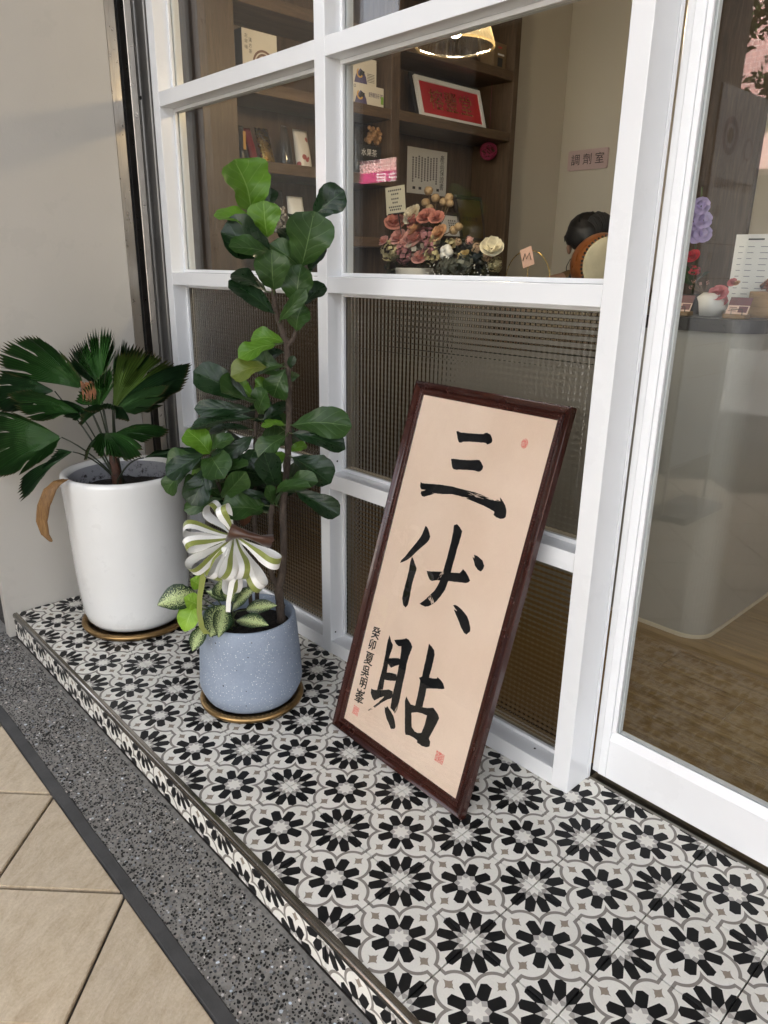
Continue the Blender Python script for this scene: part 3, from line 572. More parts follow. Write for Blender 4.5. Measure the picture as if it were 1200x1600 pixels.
# ================================================================ WINDOW
FY=.497; FD=.597; GY=.562            # frame front, frame back, glass
win=thing('shopfront_window','white aluminium shopfront window grid with clear upper and checkered lower panes','window',(-.27,.547,0))
POSTS=[(-1.221,-1.176),(-.295,-.25),(.638,.685)]; RAILS=[(.002,.05),(.585,.632),(1.172,1.216),(1.766,1.812),(2.36,2.405)]
TOPZ=2.95
for i,(a,b) in enumerate(POSTS):
    y1=FD+.0 if i<2 else .598
    obj('post',bx(a,b,FY,y1,.001,TOPZ,.0014,2),M['white'],win)
obj('corner_filler',bx(-1.268,-1.2215,FY+.03,FD,.001,TOPZ,.001),M['white'],win)
for (xa,xb) in ((POSTS[0][1],POSTS[1][0]),(POSTS[1][1],POSTS[2][0])):
    for k,(za,zb) in enumerate(RAILS):
        obj('rail',bx(xa+.0004,xb-.0004,FY+.0006,FD-.002,za,zb,.0012,2),M['white'],win)
    for k in range(4):
        z0,z1=RAILS[k][1],RAILS[k+1][0]; bw=.011
        pn='checkered_pane' if k<2 else 'clear_pane'
        cx,cz=(xa+xb)/2,(z0+z1)/2
        bmg=bx(xa+.006-cx,xb-.006-cx,-.003,.003,z0+.006-cz,z1-.006-cz)
        pane=placed(pn,bmg,M['checker'] if k<2 else M['glass'],win,(cx,GY,cz))
        if k<2: pane['label']='pane of pressed glass with a grid of small lenses'
        # glazing beads: outside and inside, mitred by butting
        for (y0,y1,nm,w_) in ((GY-.0135,GY-.0032,'glazing_bead',bw),(GY+.0034,GY+.016,'inner_bead',.010)):
            obj(nm,bx(xa+.0006,xb-.0006,y0,y1,z0+.0003,z0+w_,.0008),M['white'],win)
            obj(nm,bx(xa+.0006,xb-.0006,y0,y1,z1-w_,z1-.0003,.0008),M['white'],win)
            obj(nm,bx(xa+.0004,xa+w_,y0,y1-.0003,z0+w_+.0002,z1-w_-.0002,.0008),M['white'],win)
            obj(nm,bx(xb-w_,xb-.0004,y0,y1-.0003,z0+w_+.0002,z1-w_-.0002,.0008),M['white'],win)
for (x,y,z) in ((-.2495,.517,.0755),(-.2495,.53,.667),(.50,.53,.6325),(.30,.53,.6325),(.56,.53,.0505)):
    bm=NB(); sphere(bm,(x,y,z),.0032,10,6,(.4,1,1) if x<0 else (1,1,.4)); obj('screw',bm,M['black'],win)
# ================================================================ SLIDING DOOR
door=thing('sliding_door','white framed glass sliding door at the right edge','door',(1.3,.62,0))
DX0,DX1=.6885,1.95; DY0,DY1=.602,.640
obj('stile',bx(DX0,.7045,DY0+.003,DY1,.020,2.5,.001),M['white'],door)
obj('stile',bx(.7055,.7265,DY0,DY1,.020,2.5,.0012),M['white'],door)
obj('stile',bx(DX1-.045,DX1,DY0,DY1,.020,2.5,.0012),M['white'],door)
obj('bottom_rail',bx(.7270,DX1-.0455,DY0+.0004,DY1,.020,.132,.0015,2),M['white'],door)
bm=NB(); a=[(DY0+.0006,.1322),(DY0+.012,.152),(DY0+.014,.152),(DY0+.014,.1322)]
r_=[[bm.verts.new((x,y,z)) for y,z in a] for x in (.7272,DX1-.046)]
for k in range(4): bm.faces.new((r_[0][k],r_[1][k],r_[1][(k+1)%4],r_[0][(k+1)%4]))
bm.faces.new(r_[0]); bm.faces.new(r_[1][::-1]); bmesh.ops.recalc_face_normals(bm,faces=bm.faces)
obj('glazing_bead',bm,M['white'],door)
obj('glazing_bead',bx(.7270,.7385,DY0+.004,DY0+.014,.153,2.44,.001),M['white'],door)
obj('inner_bead',bx(.7275,.740,DY0+.0215,DY1-.002,.1325,2.44,.001),M['white'],door)
obj('inner_bead',bx(.7405,DX1-.047,DY0+.0215,DY1-.002,.1325,.150,.001),M['white'],door)
obj('top_rail',bx(.7270,DX1-.0455,DY0+.0004,DY1,2.44,2.5,.0015),M['white'],door)
placed('door_pane',bx(-.59,.59,-.0030,.0030,-1.16,1.16),M['glass'],door,(1.322,DY0+.0178,1.297))
obj('floor_track',bx(.688,2.3,.6004,.66,-.006,.0008,.0004),M['nosing'],door)
tr=single('door_sill',bx(.6865,2.3,.5935,.6,-.004,.0014,.0005),pm('worn_sill_metal',(.40,.37,.32),.4,.8,var=.2,vs=20),'thin worn metal threshold strip in front of the sliding door','threshold')
# reveal between window post and door: jamb flange
obj('jamb_flange',bx(.6855,.688,.585,.598,.002,2.6,.0006),M['white'],win)
# ================================================================ INTERIOR SHELL
FZ=-.004
M['plank']=wood('oak_plank',(.14,.082,.024),(.27,.172,.060),(.39,.265,.105),(.7,15,1),2.2,.36,.0005)
bm=NB(); box(bm,-1.9,3.2,.6605,5.2,FZ-.06,FZ-.0075); ifl=structure('shop_floor',bm,M['grout2'])
pl=None; rnd=random.Random(9); pw=.152
for j in range(30):
    y=.664+j*pw; x=-1.9-rnd.uniform(0,1.1)
    while x<3.1:
        L=1.22
        a,bq=max(x,-1.9),min(x+L,3.1)
        if bq-a>.05: placed('floor_plank',bx(-(bq-a)/2+.0007,(bq-a)/2-.0007,-pw/2+.0007,pw/2-.0007,-.007,0,.0012),M['plank'],ifl,((a+bq)/2,y+pw/2,FZ))
        x+=L
M['inner']=pm('warm_beige_wall_paint',(.62,.56,.455),.6,var=.025,vs=2,bs=120,bd=.0002)
single('shop_wall',bx(-1.56,-1.46,FD+.01,3.33,FZ-.02,3.0),M['inner'],'beige wall at the far end of the brown shelving','wall')
single('shop_wall',bx(-1.56,3.3,3.3301,3.45,FZ-.02,3.0),M['inner'],'beige rear shop wall carrying the small pink room sign','wall')
single('shop_wall',bx(3.2,3.3,.661,3.33,FZ-.02,3.0),M['inner'],'beige wall on the far right of the shop interior','wall')
structure('shop_ceiling',bx(-1.56,3.3,FD+.01,3.45,3.0,3.1),M['inner'])
# wall above the window, arcade ceiling, columns and the far side of the street (seen as reflections)
M['soffit']=pm('painted_soffit',(.36,.35,.33),.7,var=.04,vs=2)
structure('arcade_ceiling',bx(-9,9,-2.8,.60,5.2,5.5),M['soffit'])
single('shop_fascia',bx(-1.30,2.5,.5,.66,2.951,5.2),M['white'],'white fascia board above the shop window','fascia')
single('neighbour_front',bx(2.5,9,.5,.66,GZ-.01,5.2),M['soffit'],'pale shopfront wall to the right of the sliding door','wall')
# ================================================================ FRAMED CALLIGRAPHY
PB=Vector((.0728,.2374,.008)); pyaw,ptilt=-.0298,.3014; PW,PH=.4995,.9946
PUX=Vector((math.cos(pyaw),math.sin(pyaw),0)); PN=Vector((-math.sin(pyaw),math.cos(pyaw),0))
PUY=PN*math.sin(ptilt)+Vector((0,0,math.cos(ptilt))); PUZ=PUX.cross(PUY)
PM=basis(PB,PUX,PUY,PUZ)
M['maho']=pm('dark_red_mahogany',(.038,.0085,.005),.25,var=.10,vs=5)
M['maho'].node_tree.nodes['Principled BSDF'].inputs['Coat Weight'].default_value=.15
def paper_mat():
    m,t,b=newmat('rice_paper'); v=coord(t); n=noise_(t,v,5,6); 
    wv=nd(t,'ShaderNodeTexVoronoi'); wv.inputs['Scale'].default_value=70; t.links.new(coord(t,'Object',(1,2.6,1)),wv.inputs['Vector'])
    fib=noise_(t,coord(t,'Object',(1,4,1),(0,0,.6)),110,3,.6,2.5)
    c=ramp(t,n,((.3,(.66,.485,.365)),(.6,(.72,.55,.43)),(.8,(.75,.585,.465))))
    c=mixc(t,(E(t,fib)-.67).f('MULTIPLY',6).f('MAXIMUM',0).f('MINIMUM',.4),c,(.30,.22,.15))
    c=mixc(t,.12,c,ramp(t,noise_(t,v,420,2),((.3,(.45,.36,.27)),(.7,(.8,.7,.6)))))
    t.links.new(c,b.inputs['Base Color']); b.inputs['Roughness'].default_value=.75; return m
M['paper']=paper_mat(); M['ink']=pm('black_ink',(.006,.006,.007),.6,var=.3,vs=30,spec=.15)
def seal_mat():
    m,t,b=newmat('seal_red'); v=nd(t,'ShaderNodeTexVoronoi',feature='DISTANCE_TO_EDGE'); v.inputs['Scale'].default_value=260; t.links.new(coord(t),v.inputs['Vector'])
    c=ramp(t,v.outputs[0],((.06,(.62,.13,.10)),(.20,(.66,.45,.36)))); t.links.new(c,b.inputs['Base Color']); b.inputs['Roughness'].default_value=.7; return m
M['seal']=seal_mat()
pic=thing('framed_calligraphy','tall framed black brush calligraphy leaning against the window','picture',PB)
prof=[(0,-.0215),(0,-.003),(.0012,-.0008),(.004,.0),(.008,.0006),(.0125,-.0002),(.017,-.003),(.0185,-.0062),(.0205,-.0066),(.0215,-.0050),(.0265,-.0054),(.0275,-.0080),(.0325,-.0086),(.0340,-.0098),(.0340,-.0215)]
for k in range(4):
    L=(PW,PH)[k%2]; bm=NB()
    ox,oy=((0,0),(PW,0),(PW,PH),(0,PH))[k]; dx=((1,0),(0,1),(-1,0),(0,-1))[k]; nn=((0,1),(-1,0),(0,-1),(1,0))[k]
    rws=[]
    for e in (0,1):
        rws.append([bm.verts.new(PM@Vector((ox+dx[0]*(L-s if e else s)+nn[0]*s,oy+dx[1]*(L-s if e else s)+nn[1]*s,z))) for s,z in prof])
    n=len(prof)
    for i in range(n):
        f=bm.faces.new((rws[0][i],rws[1][i],rws[1][(i+1)%n],rws[0][(i+1)%n])); f.smooth=2<=i<=6
    bm.faces.new(rws[0][::-1]); bm.faces.new(rws[1]); bmesh.ops.recalc_face_normals(bm,faces=bm.faces)
    fr=obj('moulding',bm,M['maho'],pic)
    bm=NB(); nb=int((L-.05)/.0078)
    for i in range(nb):
        a=.025+(i+.5)*(L-.05)/nb; s=.024; c_=Vector((ox+dx[0]*a+nn[0]*s,oy+dx[1]*a+nn[1]*s,-.0050))
        ax=Vector((dx[0],dx[1],0)); ay=Vector((nn[0],nn[1],0)); th=R(28); e1=ax*math.cos(th)+ay*math.sin(th); e2=-ax*math.sin(th)+ay*math.cos(th)
        b6=[c_+e1*.0033,c_+e2*.0018,c_-e1*.0033,c_-e2*.0018]; tp=bm.verts.new(PM@(c_+Vector((0,0,.0017)))); vv=[bm.verts.new(PM@q_) for q_ in b6]
        for j in range(4): bm.faces.new((vv[j],vv[(j+1)%4],tp))
    tag(obj('rope_bead',bm,M['maho'],fr),kind='stuff')
bm=NB(); box(bm,.030,PW-.030,.030,PH-.030,-.0130,-.0105,M=PM); obj('paper',bm,M['paper'],pic)
bm=NB(); box(bm,.006,PW-.006,.006,PH-.006,-.0205,-.0140,M=PM); obj('backing_board',bm,pm('brown_backing',(.16,.11,.07),.8),pic)
bm=NB(); box(bm,.032,PW-.032,.032,PH-.032,-.0088,-.0083,M=PM); M['cover']=pane_glass('picture_glass',(.995,.997,.994),0,.02); obj('cover_glass',bm,M['cover'],pic)
def rough(poly,amp=.0008,step=.0035,seed=0):
    out=[]
    for i in range(len(poly)):
        a=Vector(poly[i]); b=Vector(poly[(i+1)%len(poly)]); n=max(1,int((b-a).length/step)); nr=Vector((-(b-a).y,(b-a).x)).normalized() if (b-a).length>0 else Vector((0,0))
        for k in range(n):
            q_=a.lerp(b,k/n); j=noise.noise((q_.x*320+seed,q_.y*320,seed*3.1))*amp; out.append((q_+nr*j)[:])
    return out
def stroke(parent,polys,name,seed,hole=None):
    bm=NB()
    for i,pl in enumerate(polys):
        pl=rough(pl,seed=seed+i)
        if hole and i==len(polys)-1:
            h_=rough(hole,seed=seed+50); k0=min(range(len(pl)),key=lambda k:(Vector(pl[k])-Vector(h_[0])).length)
            pl=pl[:k0+1]+[h_[0]]+h_[:0:-1]+[h_[0]]+pl[k0:]
            # outer runs one way round, the counter the other way
        z=-.01045+.00006*(i%4)
        bm.faces.new([bm.verts.new(PM@Vector((x,y,z))) for x,y in pl])
    bm.normal_update()
    for f in bm.faces:
        if f.normal.dot(PUZ)<0: f.normal_flip()
    bmesh.ops.triangulate(bm,faces=bm.faces,ngon_method='BEAUTY')
    return obj(name,bm,M['ink'],parent)
stroke(pic,SAN,'brush_character',1); stroke(pic,FU,'brush_character',20); stroke(pic,TIE,'brush_character',40,HOLE)
# dry-brush streaks where the bristles left the paper bare
bm=NB(); rnd=random.Random(2)
def streaks(a,b,width,n,ln=(.01,.03)):
    a=Vector(a); b=Vector(b); t=(b-a).normalized(); nr=Vector((-t.y,t.x))
    for _ in range(n):
        c=a.lerp(b,rnd.random())+nr*rnd.uniform(-1,1)*width; l=rnd.uniform(*ln); w_=rnd.uniform(.0003,.0009)
        pts=[c-t*l/2,c+nr*w_,c+t*l/2,c-nr*w_]
        bm.faces.new([bm.verts.new(PM@Vector((q_.x,q_.y,-.0100+rnd.uniform(0,.0001)))) for q_ in pts])
def gp(poly,i): return poly[i]
s3=SAN[2]; streaks(s3[8],s3[12],.006,26); streaks(s3[27],s3[31],.003,30); streaks(s3[7],s3[9],.009,12)
f3=FU[2]; streaks(f3[16],f3[22],.006,26,(.006,.018)); streaks(f3[21],f3[26],.003,26,(.005,.014))
t5=TIE[4]; streaks(t5[11],t5[14],.004,22,(.008,.022)); streaks(t5[9],t5[12],.004,10)
t2=TIE[1]; streaks(t2[15],t2[17],.004,8)
bmesh.ops.recalc_face_normals(bm,faces=bm.faces)
tag(obj('dry_brush_streaks',bm,M['paper'],pic),kind='stuff')
for ch,(cx,cyy),s in zip('癸卯夏吳明峯',((.0735,.3005),(.071,.2657),(.0715,.2254),(.0705,.1878),(.0729,.1549),(.0716,.1135)),(.036,.033,.039,.036,.033,.042)):
    me=text_mesh(ch,s); rn=random.Random(ord(ch))
    for v in me.vertices:
        x,y=v.co.x,v.co.y
        x+=noise.noise((x*150,y*150,1))*.0012; y+=noise.noise((x*150,y*150,7))*.0012+x*.10
        v.co=PM@Vector((cx+x*.92,cyy+y,-.01035))
    o=obj('signature_character',me,M['ink'],pic)
    for ox_,oy_ in ((.0012,.0006),(.0006,-.0007),(.0019,.0)):
        me2=me.copy(); me2.materials.clear(); me2.transform(Matrix.Translation(PUX*ox_+PUY*oy_+PUZ*(.00003+.01*abs(oy_)*.05+ox_*.02))); o2=bpy.data.objects.new('brush_weight',me2); link(o2); o2.parent=o; me2.materials.append(M['ink'])
for nm,(xa,xb,ya,yb) in (('seal_stamp',(.0595,.0830,.0615,.0860)),('seal_stamp',(.3745,.4025,.0865,.1130))):
    bm=NB(); prism(bm,rough([(xa,ya),(xb,ya),(xb,yb),(xa,yb)],.0006,.003),PM@Matrix.Translation((0,0,-.0105)),.00015); obj(nm,bm,M['seal'],pic)
bm=NB(); prism(bm,[(.3936+.0098*math.cos(k*PI/12),.8939+.0118*math.sin(k*PI/12)) for k in range(24)],PM@Matrix.Translation((0,0,-.0105)),.00015); obj('seal_stamp',bm,M['seal'],pic)
# ================================================================ WHITE POT WITH FAN PALM
P1=Vector((-.925,.13,0))
M['glaze']=pm('white_glaze',(.77,.775,.76),.10,var=.03,vs=4,rv=.04,bs=11,bd=.0016,coat=.6,dirt=.10)
M['brass']=pm('antique_brass',(.36,.23,.10),.34,1,var=.2,vs=18,dirt=.5)
M['soil']=pm('potting_soil',(.018,.013,.010),.95,var=.5,vs=70,bs=140,bd=.012)
def dotted_ring(name,c,r,label):
    t=thing(name,label,'plant saucer',(c.x,c.y,0))
    bm=NB(); lathe(bm,[(0,.006),(r-.03,.006),(r-.028,.010),(r-.022,.0235),(r-.008,.0245),(r-.002,.022),(r,.017),(r-.004,.008),(r-.012,.002),(r-.03,.0015),(0,.0015)],(c.x,c.y,0),72); obj('dish',bm,M['brass'],t)
    bm=NB(); n=int(2*PI*r/.0145)
    for k in range(n):
        a=2*PI*k/n; sphere(bm,(c.x+(r-.0125)*math.cos(a),c.y+(r-.0125)*math.sin(a),.0243),.0027,6,4,(1,1,.6))
    tag(obj('bead_row',bm,M['brass'],t),kind='stuff'); return t
dotted_ring('pot_saucer',P1,.196,'round brass saucer with a beaded rim under the white pot')
pot1=thing('plant_pot','large glossy white ceramic pot standing by the grey wall','plant pot',(P1.x,P1.y,.0245))
bm=NB(); lathe(bm,[(0,.025),(.150,.025),(.166,.030),(.178,.048),(.185,.085),(.191,.16),(.196,.27),(.200,.38),(.203,.47),(.206,.53),(.2075,.555),(.206,.566),(.201,.5715),(.193,.572),(.184,.568),(.179,.558),(.178,.53),(.176,.46)],P1,96); obj('pot_body',bm,M['glaze'],pot1,True)
def speck():
    m,t,b=newmat('soil_splashed_lining'); v=coord(t); n=noise_(t,v,45,6,.75); s=nd(t,'ShaderNodeSeparateXYZ'); t.links.new(v,s.inputs[0])
    f=(E(t,n)+(E(t,s.outputs[2])*-5+2.55)*.35).f('SUBTRACT',.55).f('MULTIPLY',8).f('MAXIMUM',0).f('MINIMUM',1)
    t.links.new(mixc(t,f,(.34,.345,.37),(.02,.016,.013)),b.inputs['Base Color']); b.inputs['Roughness'].default_value=.55; return m
M['lining']=speck()
bm=NB(); lathe(bm,[(.1775,.556),(.1772,.53),(.1755,.455)],P1,72); obj('pot_lining',bm,M['lining'],pot1,True)
bm=NB(); rg=[]
for i in range(9):
    r=.1755*i/8; rg.append([bm.verts.new((P1.x+r*math.cos(2*PI*k/40),P1.y+r*math.sin(2*PI*k/40),.508+noise.noise((r*40*math.cos(k*PI/20),r*40*math.sin(k*PI/20),3))*.009-.012*(i/8)**2)) for k in range(40)])
for a,b in zip(rg,rg[1:]):
    for k in range(40): bm.faces.new((a[k],a[(k+1)%40],b[(k+1)%40],b[k])).smooth=True
obj('soil',bm,M['soil'],pot1)
CAMP=Vector((1.4653,-.8730,1.2426))
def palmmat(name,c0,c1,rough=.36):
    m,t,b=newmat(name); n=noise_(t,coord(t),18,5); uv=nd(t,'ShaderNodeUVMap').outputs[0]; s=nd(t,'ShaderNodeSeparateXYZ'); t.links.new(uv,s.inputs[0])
    fi=((E(t,s.outputs[0])).f('FRACT')-.5).f('ABSOLUTE')*1.3+E(t,noise_(t,coord(t,'UV',(9,2,1)),1.0,3))*.35  # pleat shading painted into the colour as dark and light stripes
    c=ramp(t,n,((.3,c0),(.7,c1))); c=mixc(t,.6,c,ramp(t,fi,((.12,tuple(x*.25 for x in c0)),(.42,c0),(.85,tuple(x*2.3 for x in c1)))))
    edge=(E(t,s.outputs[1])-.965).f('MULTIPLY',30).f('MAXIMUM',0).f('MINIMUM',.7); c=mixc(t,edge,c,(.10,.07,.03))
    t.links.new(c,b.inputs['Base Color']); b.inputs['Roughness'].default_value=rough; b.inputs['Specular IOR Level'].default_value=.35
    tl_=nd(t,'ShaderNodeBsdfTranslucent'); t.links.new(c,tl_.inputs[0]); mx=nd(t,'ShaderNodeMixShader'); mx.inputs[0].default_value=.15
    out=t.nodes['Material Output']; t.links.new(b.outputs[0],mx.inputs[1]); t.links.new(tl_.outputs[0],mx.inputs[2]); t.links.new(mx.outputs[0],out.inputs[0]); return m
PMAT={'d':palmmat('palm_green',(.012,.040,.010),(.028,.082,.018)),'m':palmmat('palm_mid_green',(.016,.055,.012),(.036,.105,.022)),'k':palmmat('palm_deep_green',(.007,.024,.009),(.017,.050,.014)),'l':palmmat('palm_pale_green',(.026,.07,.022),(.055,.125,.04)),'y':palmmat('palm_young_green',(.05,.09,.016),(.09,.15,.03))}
palm=thing('fan_palm','dark green fan palm with pleated toothed leaves in the white pot','potted plant',(P1.x-.005,P1.y-.01,.51))
M['petiole']=pm('palm_stalk',(.020,.028,.012),.45,var=.3,vs=20); M['husk']=pm('palm_husk',(.075,.028,.014),.7,var=.4,vs=30,bs=60,bd=.002)
crown=Vector((-.945,.105,.60))
bm=NB(); tube(bm,[(-.938,.112,.495),(-.94,.11,.55),(-.943,.107,.60),(-.945,.105,.66)],[.021,.0185,.016,.009],10); obj('trunk',bm,M['husk'],palm)
def fan(H,rim,kind,seed):
    rn=random.Random(seed); H=Vector(H); rim=[Vector(q_) for q_ in rim]
    seg=[(rim[i+1]-rim[i]).length for i in range(len(rim)-1)]; tot=sum(seg)
    nrib=max(12,int(tot/.0105)); cols=2*nrib
    def at(s):
        d_=s*tot; i=0
        while i<len(seg)-1 and d_>seg[i]: d_-=seg[i]; i+=1
        return rim[i].lerp(rim[i+1],min(1,d_/seg[i]))
    mid=at(.5); nrm=(CAMP-H).normalized()*.8+Vector((0,0,.5)); ax=(mid-H); nrm=(nrm-ax.normalized()*nrm.dot(ax.normalized())).normalized()
    seglen=2*rn.choice((5,6,7)); segoff=[rn.uniform(-.012,.012) for _ in range(cols//seglen+2)]
    NR=7; bm=NB(); uvl=bm.loops.layers.uv.new('UVMap'); grid=[]
    for c in range(cols+1):
        s=c/cols; e=at(s); L=(e-H).length; odd=c%2
        e=H+(e-H)*((1.05 if odd else .88)+rn.uniform(-.02,.02))
        sgi=int(c//seglen); sh=segoff[min(sgi,len(segoff)-1)]
        colv=[]
        for k in range(NR+1):
            f=k/NR; f2=.03+.97*f
            ple=(.5 if odd else -.5)*min(.0075,f2*tot/nrib*.55)
            arch=.14*L*math.sin(PI*f2)*.5-.06*L*f2**3
            wv=noise.noise((s*4+seed,f*2,seed))*.02*f
            colv.append(bm.verts.new(H+(e-H)*f2+nrm*(ple+arch+wv+sh*f2*f2)+Vector((0,0,-.05*L*f2**3))))
        grid.append(colv)
    for c in range(cols):
        for k in range(NR):
            if (c+1)%seglen==0 and k>=5: continue
            f=bm.faces.new((grid[c][k],grid[c+1][k],grid[c+1][k+1],grid[c][k+1]))
            for l,(u_,v_) in zip(f.loops,((c,k),(c+1,k),(c+1,k+1),(c,k+1))): l[uvl].uv=(u_*.5,v_/NR)
    lf=obj('fan_leaf',bm,PMAT[kind],palm)
    bm=NB(); mp_=crown.lerp(H,.5)+Vector((0,0,.015)); st=Vector((-.938+rn.uniform(-.02,.02),.112+rn.uniform(-.02,.02),.505))
    pts=[]; 
    for k in range(9):
        f=k/8; a=st.lerp(crown*.6+H*.4,f); b_=(crown*.6+H*.4+Vector((0,0,.01))).lerp(H,f); pts.append(a.lerp(b_,f))
    tube(bm,pts,[.0038-.0016*k/8 for k in range(9)],6); obj('petiole',bm,M['petiole'],palm)
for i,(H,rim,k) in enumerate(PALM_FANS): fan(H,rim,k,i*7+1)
# one dead leaf hanging over the rim and a dried patch
M['dead']=wood('dried_palm_leaf',(.06,.024,.007),(.17,.08,.022),(.33,.19,.06),(34,34,3),2,.6,.0008)
bm=NB(); pts=[Vector(q_) for q_ in DEAD]; side=(Vector((.73,.68,0))).normalized(); rows=[]
fine=[]
for i in range(len(pts)-1):
    for k in range(4): fine.append(pts[i].lerp(pts[i+1],k/4))
fine.append(pts[-1])
for i,p_ in enumerate(fine):
    f=i/(len(fine)-1); w_=.006+.016*math.sin(PI*min(1,f*.9+.12))**.7
    if f>.96: w_*=.7
    rows.append([bm.verts.new(p_+side*(w_*(j/4-1))+Vector((.66,-.55,.1))*(.0022*(1 if j%2 else -1)+.008*(1-(j/4-1)**2))+Vector((0,0,noise.noise((i*.4,j*.8,2))*.003))) for j in range(9)])
for a,b in zip(rows,rows[1:]):
    for k in range(8): bm.faces.new((a[k],a[k+1],b[k+1],b[k])).smooth=True
dl=obj('dead_leaf',bm,M['dead'],palm); dl['label']='dried brown leaf hanging over the rim'
bm=NB(); rn=random.Random(6)
cpt=Vector((-.905,.03,.865))
tw=(CAMP-cpt).normalized(); sx=Vector((.684,.73,0)); 
for k in range(9):
    x=-.020+.005*k; top_=Vector((0,0,rn.uniform(.012,.022))); ln=rn.uniform(.03,.075)
    a=cpt+sx*x+top_; q4=[a,a+sx*.0055,a+sx*.0055+Vector((0,0,-ln*.6))+sx*.002,a+sx*.002+Vector((0,0,-ln))]
    bm.faces.new([bm.verts.new(v_+tw*(.012+.003*(k%2))) for v_ in q4])
M['rust']=pm('rust_brown_dry_tips',(.20,.075,.025),.7,var=.4,vs=60); obj('dried_tips',bm,M['rust'],palm)
# ================================================================ BLUE POT WITH FIG
P2=Vector((-.205,.155,0))
dotted_ring('pot_saucer',P2,.155,'round brass saucer with a beaded rim under the blue-grey pot')
def terrazzo_pot():
    m,t,b=newmat('blue_grey_terrazzo'); v=coord(t)
    v1=nd(t,'ShaderNodeTexVoronoi'); v1.inputs['Scale'].default_value=210; v1.inputs['Randomness'].default_value=1; t.links.new(v,v1.inputs['Vector'])
    v2=nd(t,'ShaderNodeTexVoronoi'); v2.inputs['Scale'].default_value=75; t.links.new(v,v2.inputs['Vector'])
    sp=nd(t,'ShaderNodeSeparateColor'); t.links.new(v1.outputs['Color'],sp.inputs[0]); sp2=nd(t,'ShaderNodeSeparateColor'); t.links.new(v2.outputs['Color'],sp2.inputs[0])
    base=ramp(t,noise_(t,v,9,6,.6),((.3,(.20,.245,.315)),(.55,(.245,.295,.375)),(.8,(.29,.34,.42))))
    base=mixc(t,.15,base,ramp(t,noise_(t,v,220,2),((.3,(.15,.18,.24)),(.7,(.4,.45,.52)))))
    big=noise_(t,v,7,3)
    f1=(E(t,v1.outputs['Distance'])<(E(t,sp.outputs[0])*.24+.08))*(E(t,sp.outputs[1])>(E(t,big)*-.9+1.08))
    f2=(E(t,v2.outputs['Distance'])<(E(t,sp2.outputs[0])*.15+.04))*(E(t,sp2.outputs[1])>.90)
    c=mixc(t,f1,base,(.68,.70,.72)); c=mixc(t,f2,c,(.03,.03,.035))
    t.links.new(c,b.inputs['Base Color']); b.inputs['Roughness'].default_value=.62; bump(t,b,noise_(t,v,120,5),.0006); return m
M['tpot']=terrazzo_pot()
pot2=thing('plant_pot','blue-grey speckled terrazzo pot in front of the window','plant pot',(P2.x,P2.y,.0245))
bm=NB(); lathe(bm,[(0,.025),(.122,.025),(.132,.028),(.139,.040),(.1485,.062),(.1515,.075),(.1505,.10),(.147,.16),(.1425,.21),(.139,.25),(.1365,.276),(.134,.2825),(.130,.284),(.126,.2815),(.124,.275),(.122,.20)],P2,80); obj('pot_body',bm,M['tpot'],pot2,True)
bm=NB(); rg=[]
for i in range(8):
    r=.123*i/7; rg.append([bm.verts.new((P2.x+r*math.cos(2*PI*k/36),P2.y+r*math.sin(2*PI*k/36),.238+noise.noise((r*60*math.cos(k*PI/18),r*60*math.sin(k*PI/18),8))*.008)) for k in range(36)])
for a,b in zip(rg,rg[1:]):
    for k in range(36): bm.faces.new((a[k],a[(k+1)%36],b[(k+1)%36],b[k])).smooth=True
obj('soil',bm,M['soil'],pot2)
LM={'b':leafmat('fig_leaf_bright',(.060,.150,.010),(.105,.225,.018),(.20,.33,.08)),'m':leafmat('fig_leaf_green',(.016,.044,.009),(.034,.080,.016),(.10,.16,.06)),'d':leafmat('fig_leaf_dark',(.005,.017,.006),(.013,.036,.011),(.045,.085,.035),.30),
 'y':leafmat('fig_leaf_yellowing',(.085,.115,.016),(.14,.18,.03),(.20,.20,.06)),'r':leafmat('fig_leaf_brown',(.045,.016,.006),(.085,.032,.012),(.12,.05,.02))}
FIDDLE=((0,.03),(.06,.20),(.15,.46),(.28,.60),(.42,.72),(.56,.90),(.70,1.0),(.82,.96),(.91,.76),(.97,.45),(1,.06))
OVAL=((0,.04),(.08,.35),(.2,.68),(.35,.93),(.5,1.0),(.65,.92),(.78,.72),(.9,.38),(.97,.12),(1,.01))
def prof_at(pr,t):
    for (a,x),(b,y) in zip(pr,pr[1:]):
        if t<=b: f=(t-a)/(b-a); f=f*f*(3-2*f); return x+(y-x)*f
    return pr[-1][1]
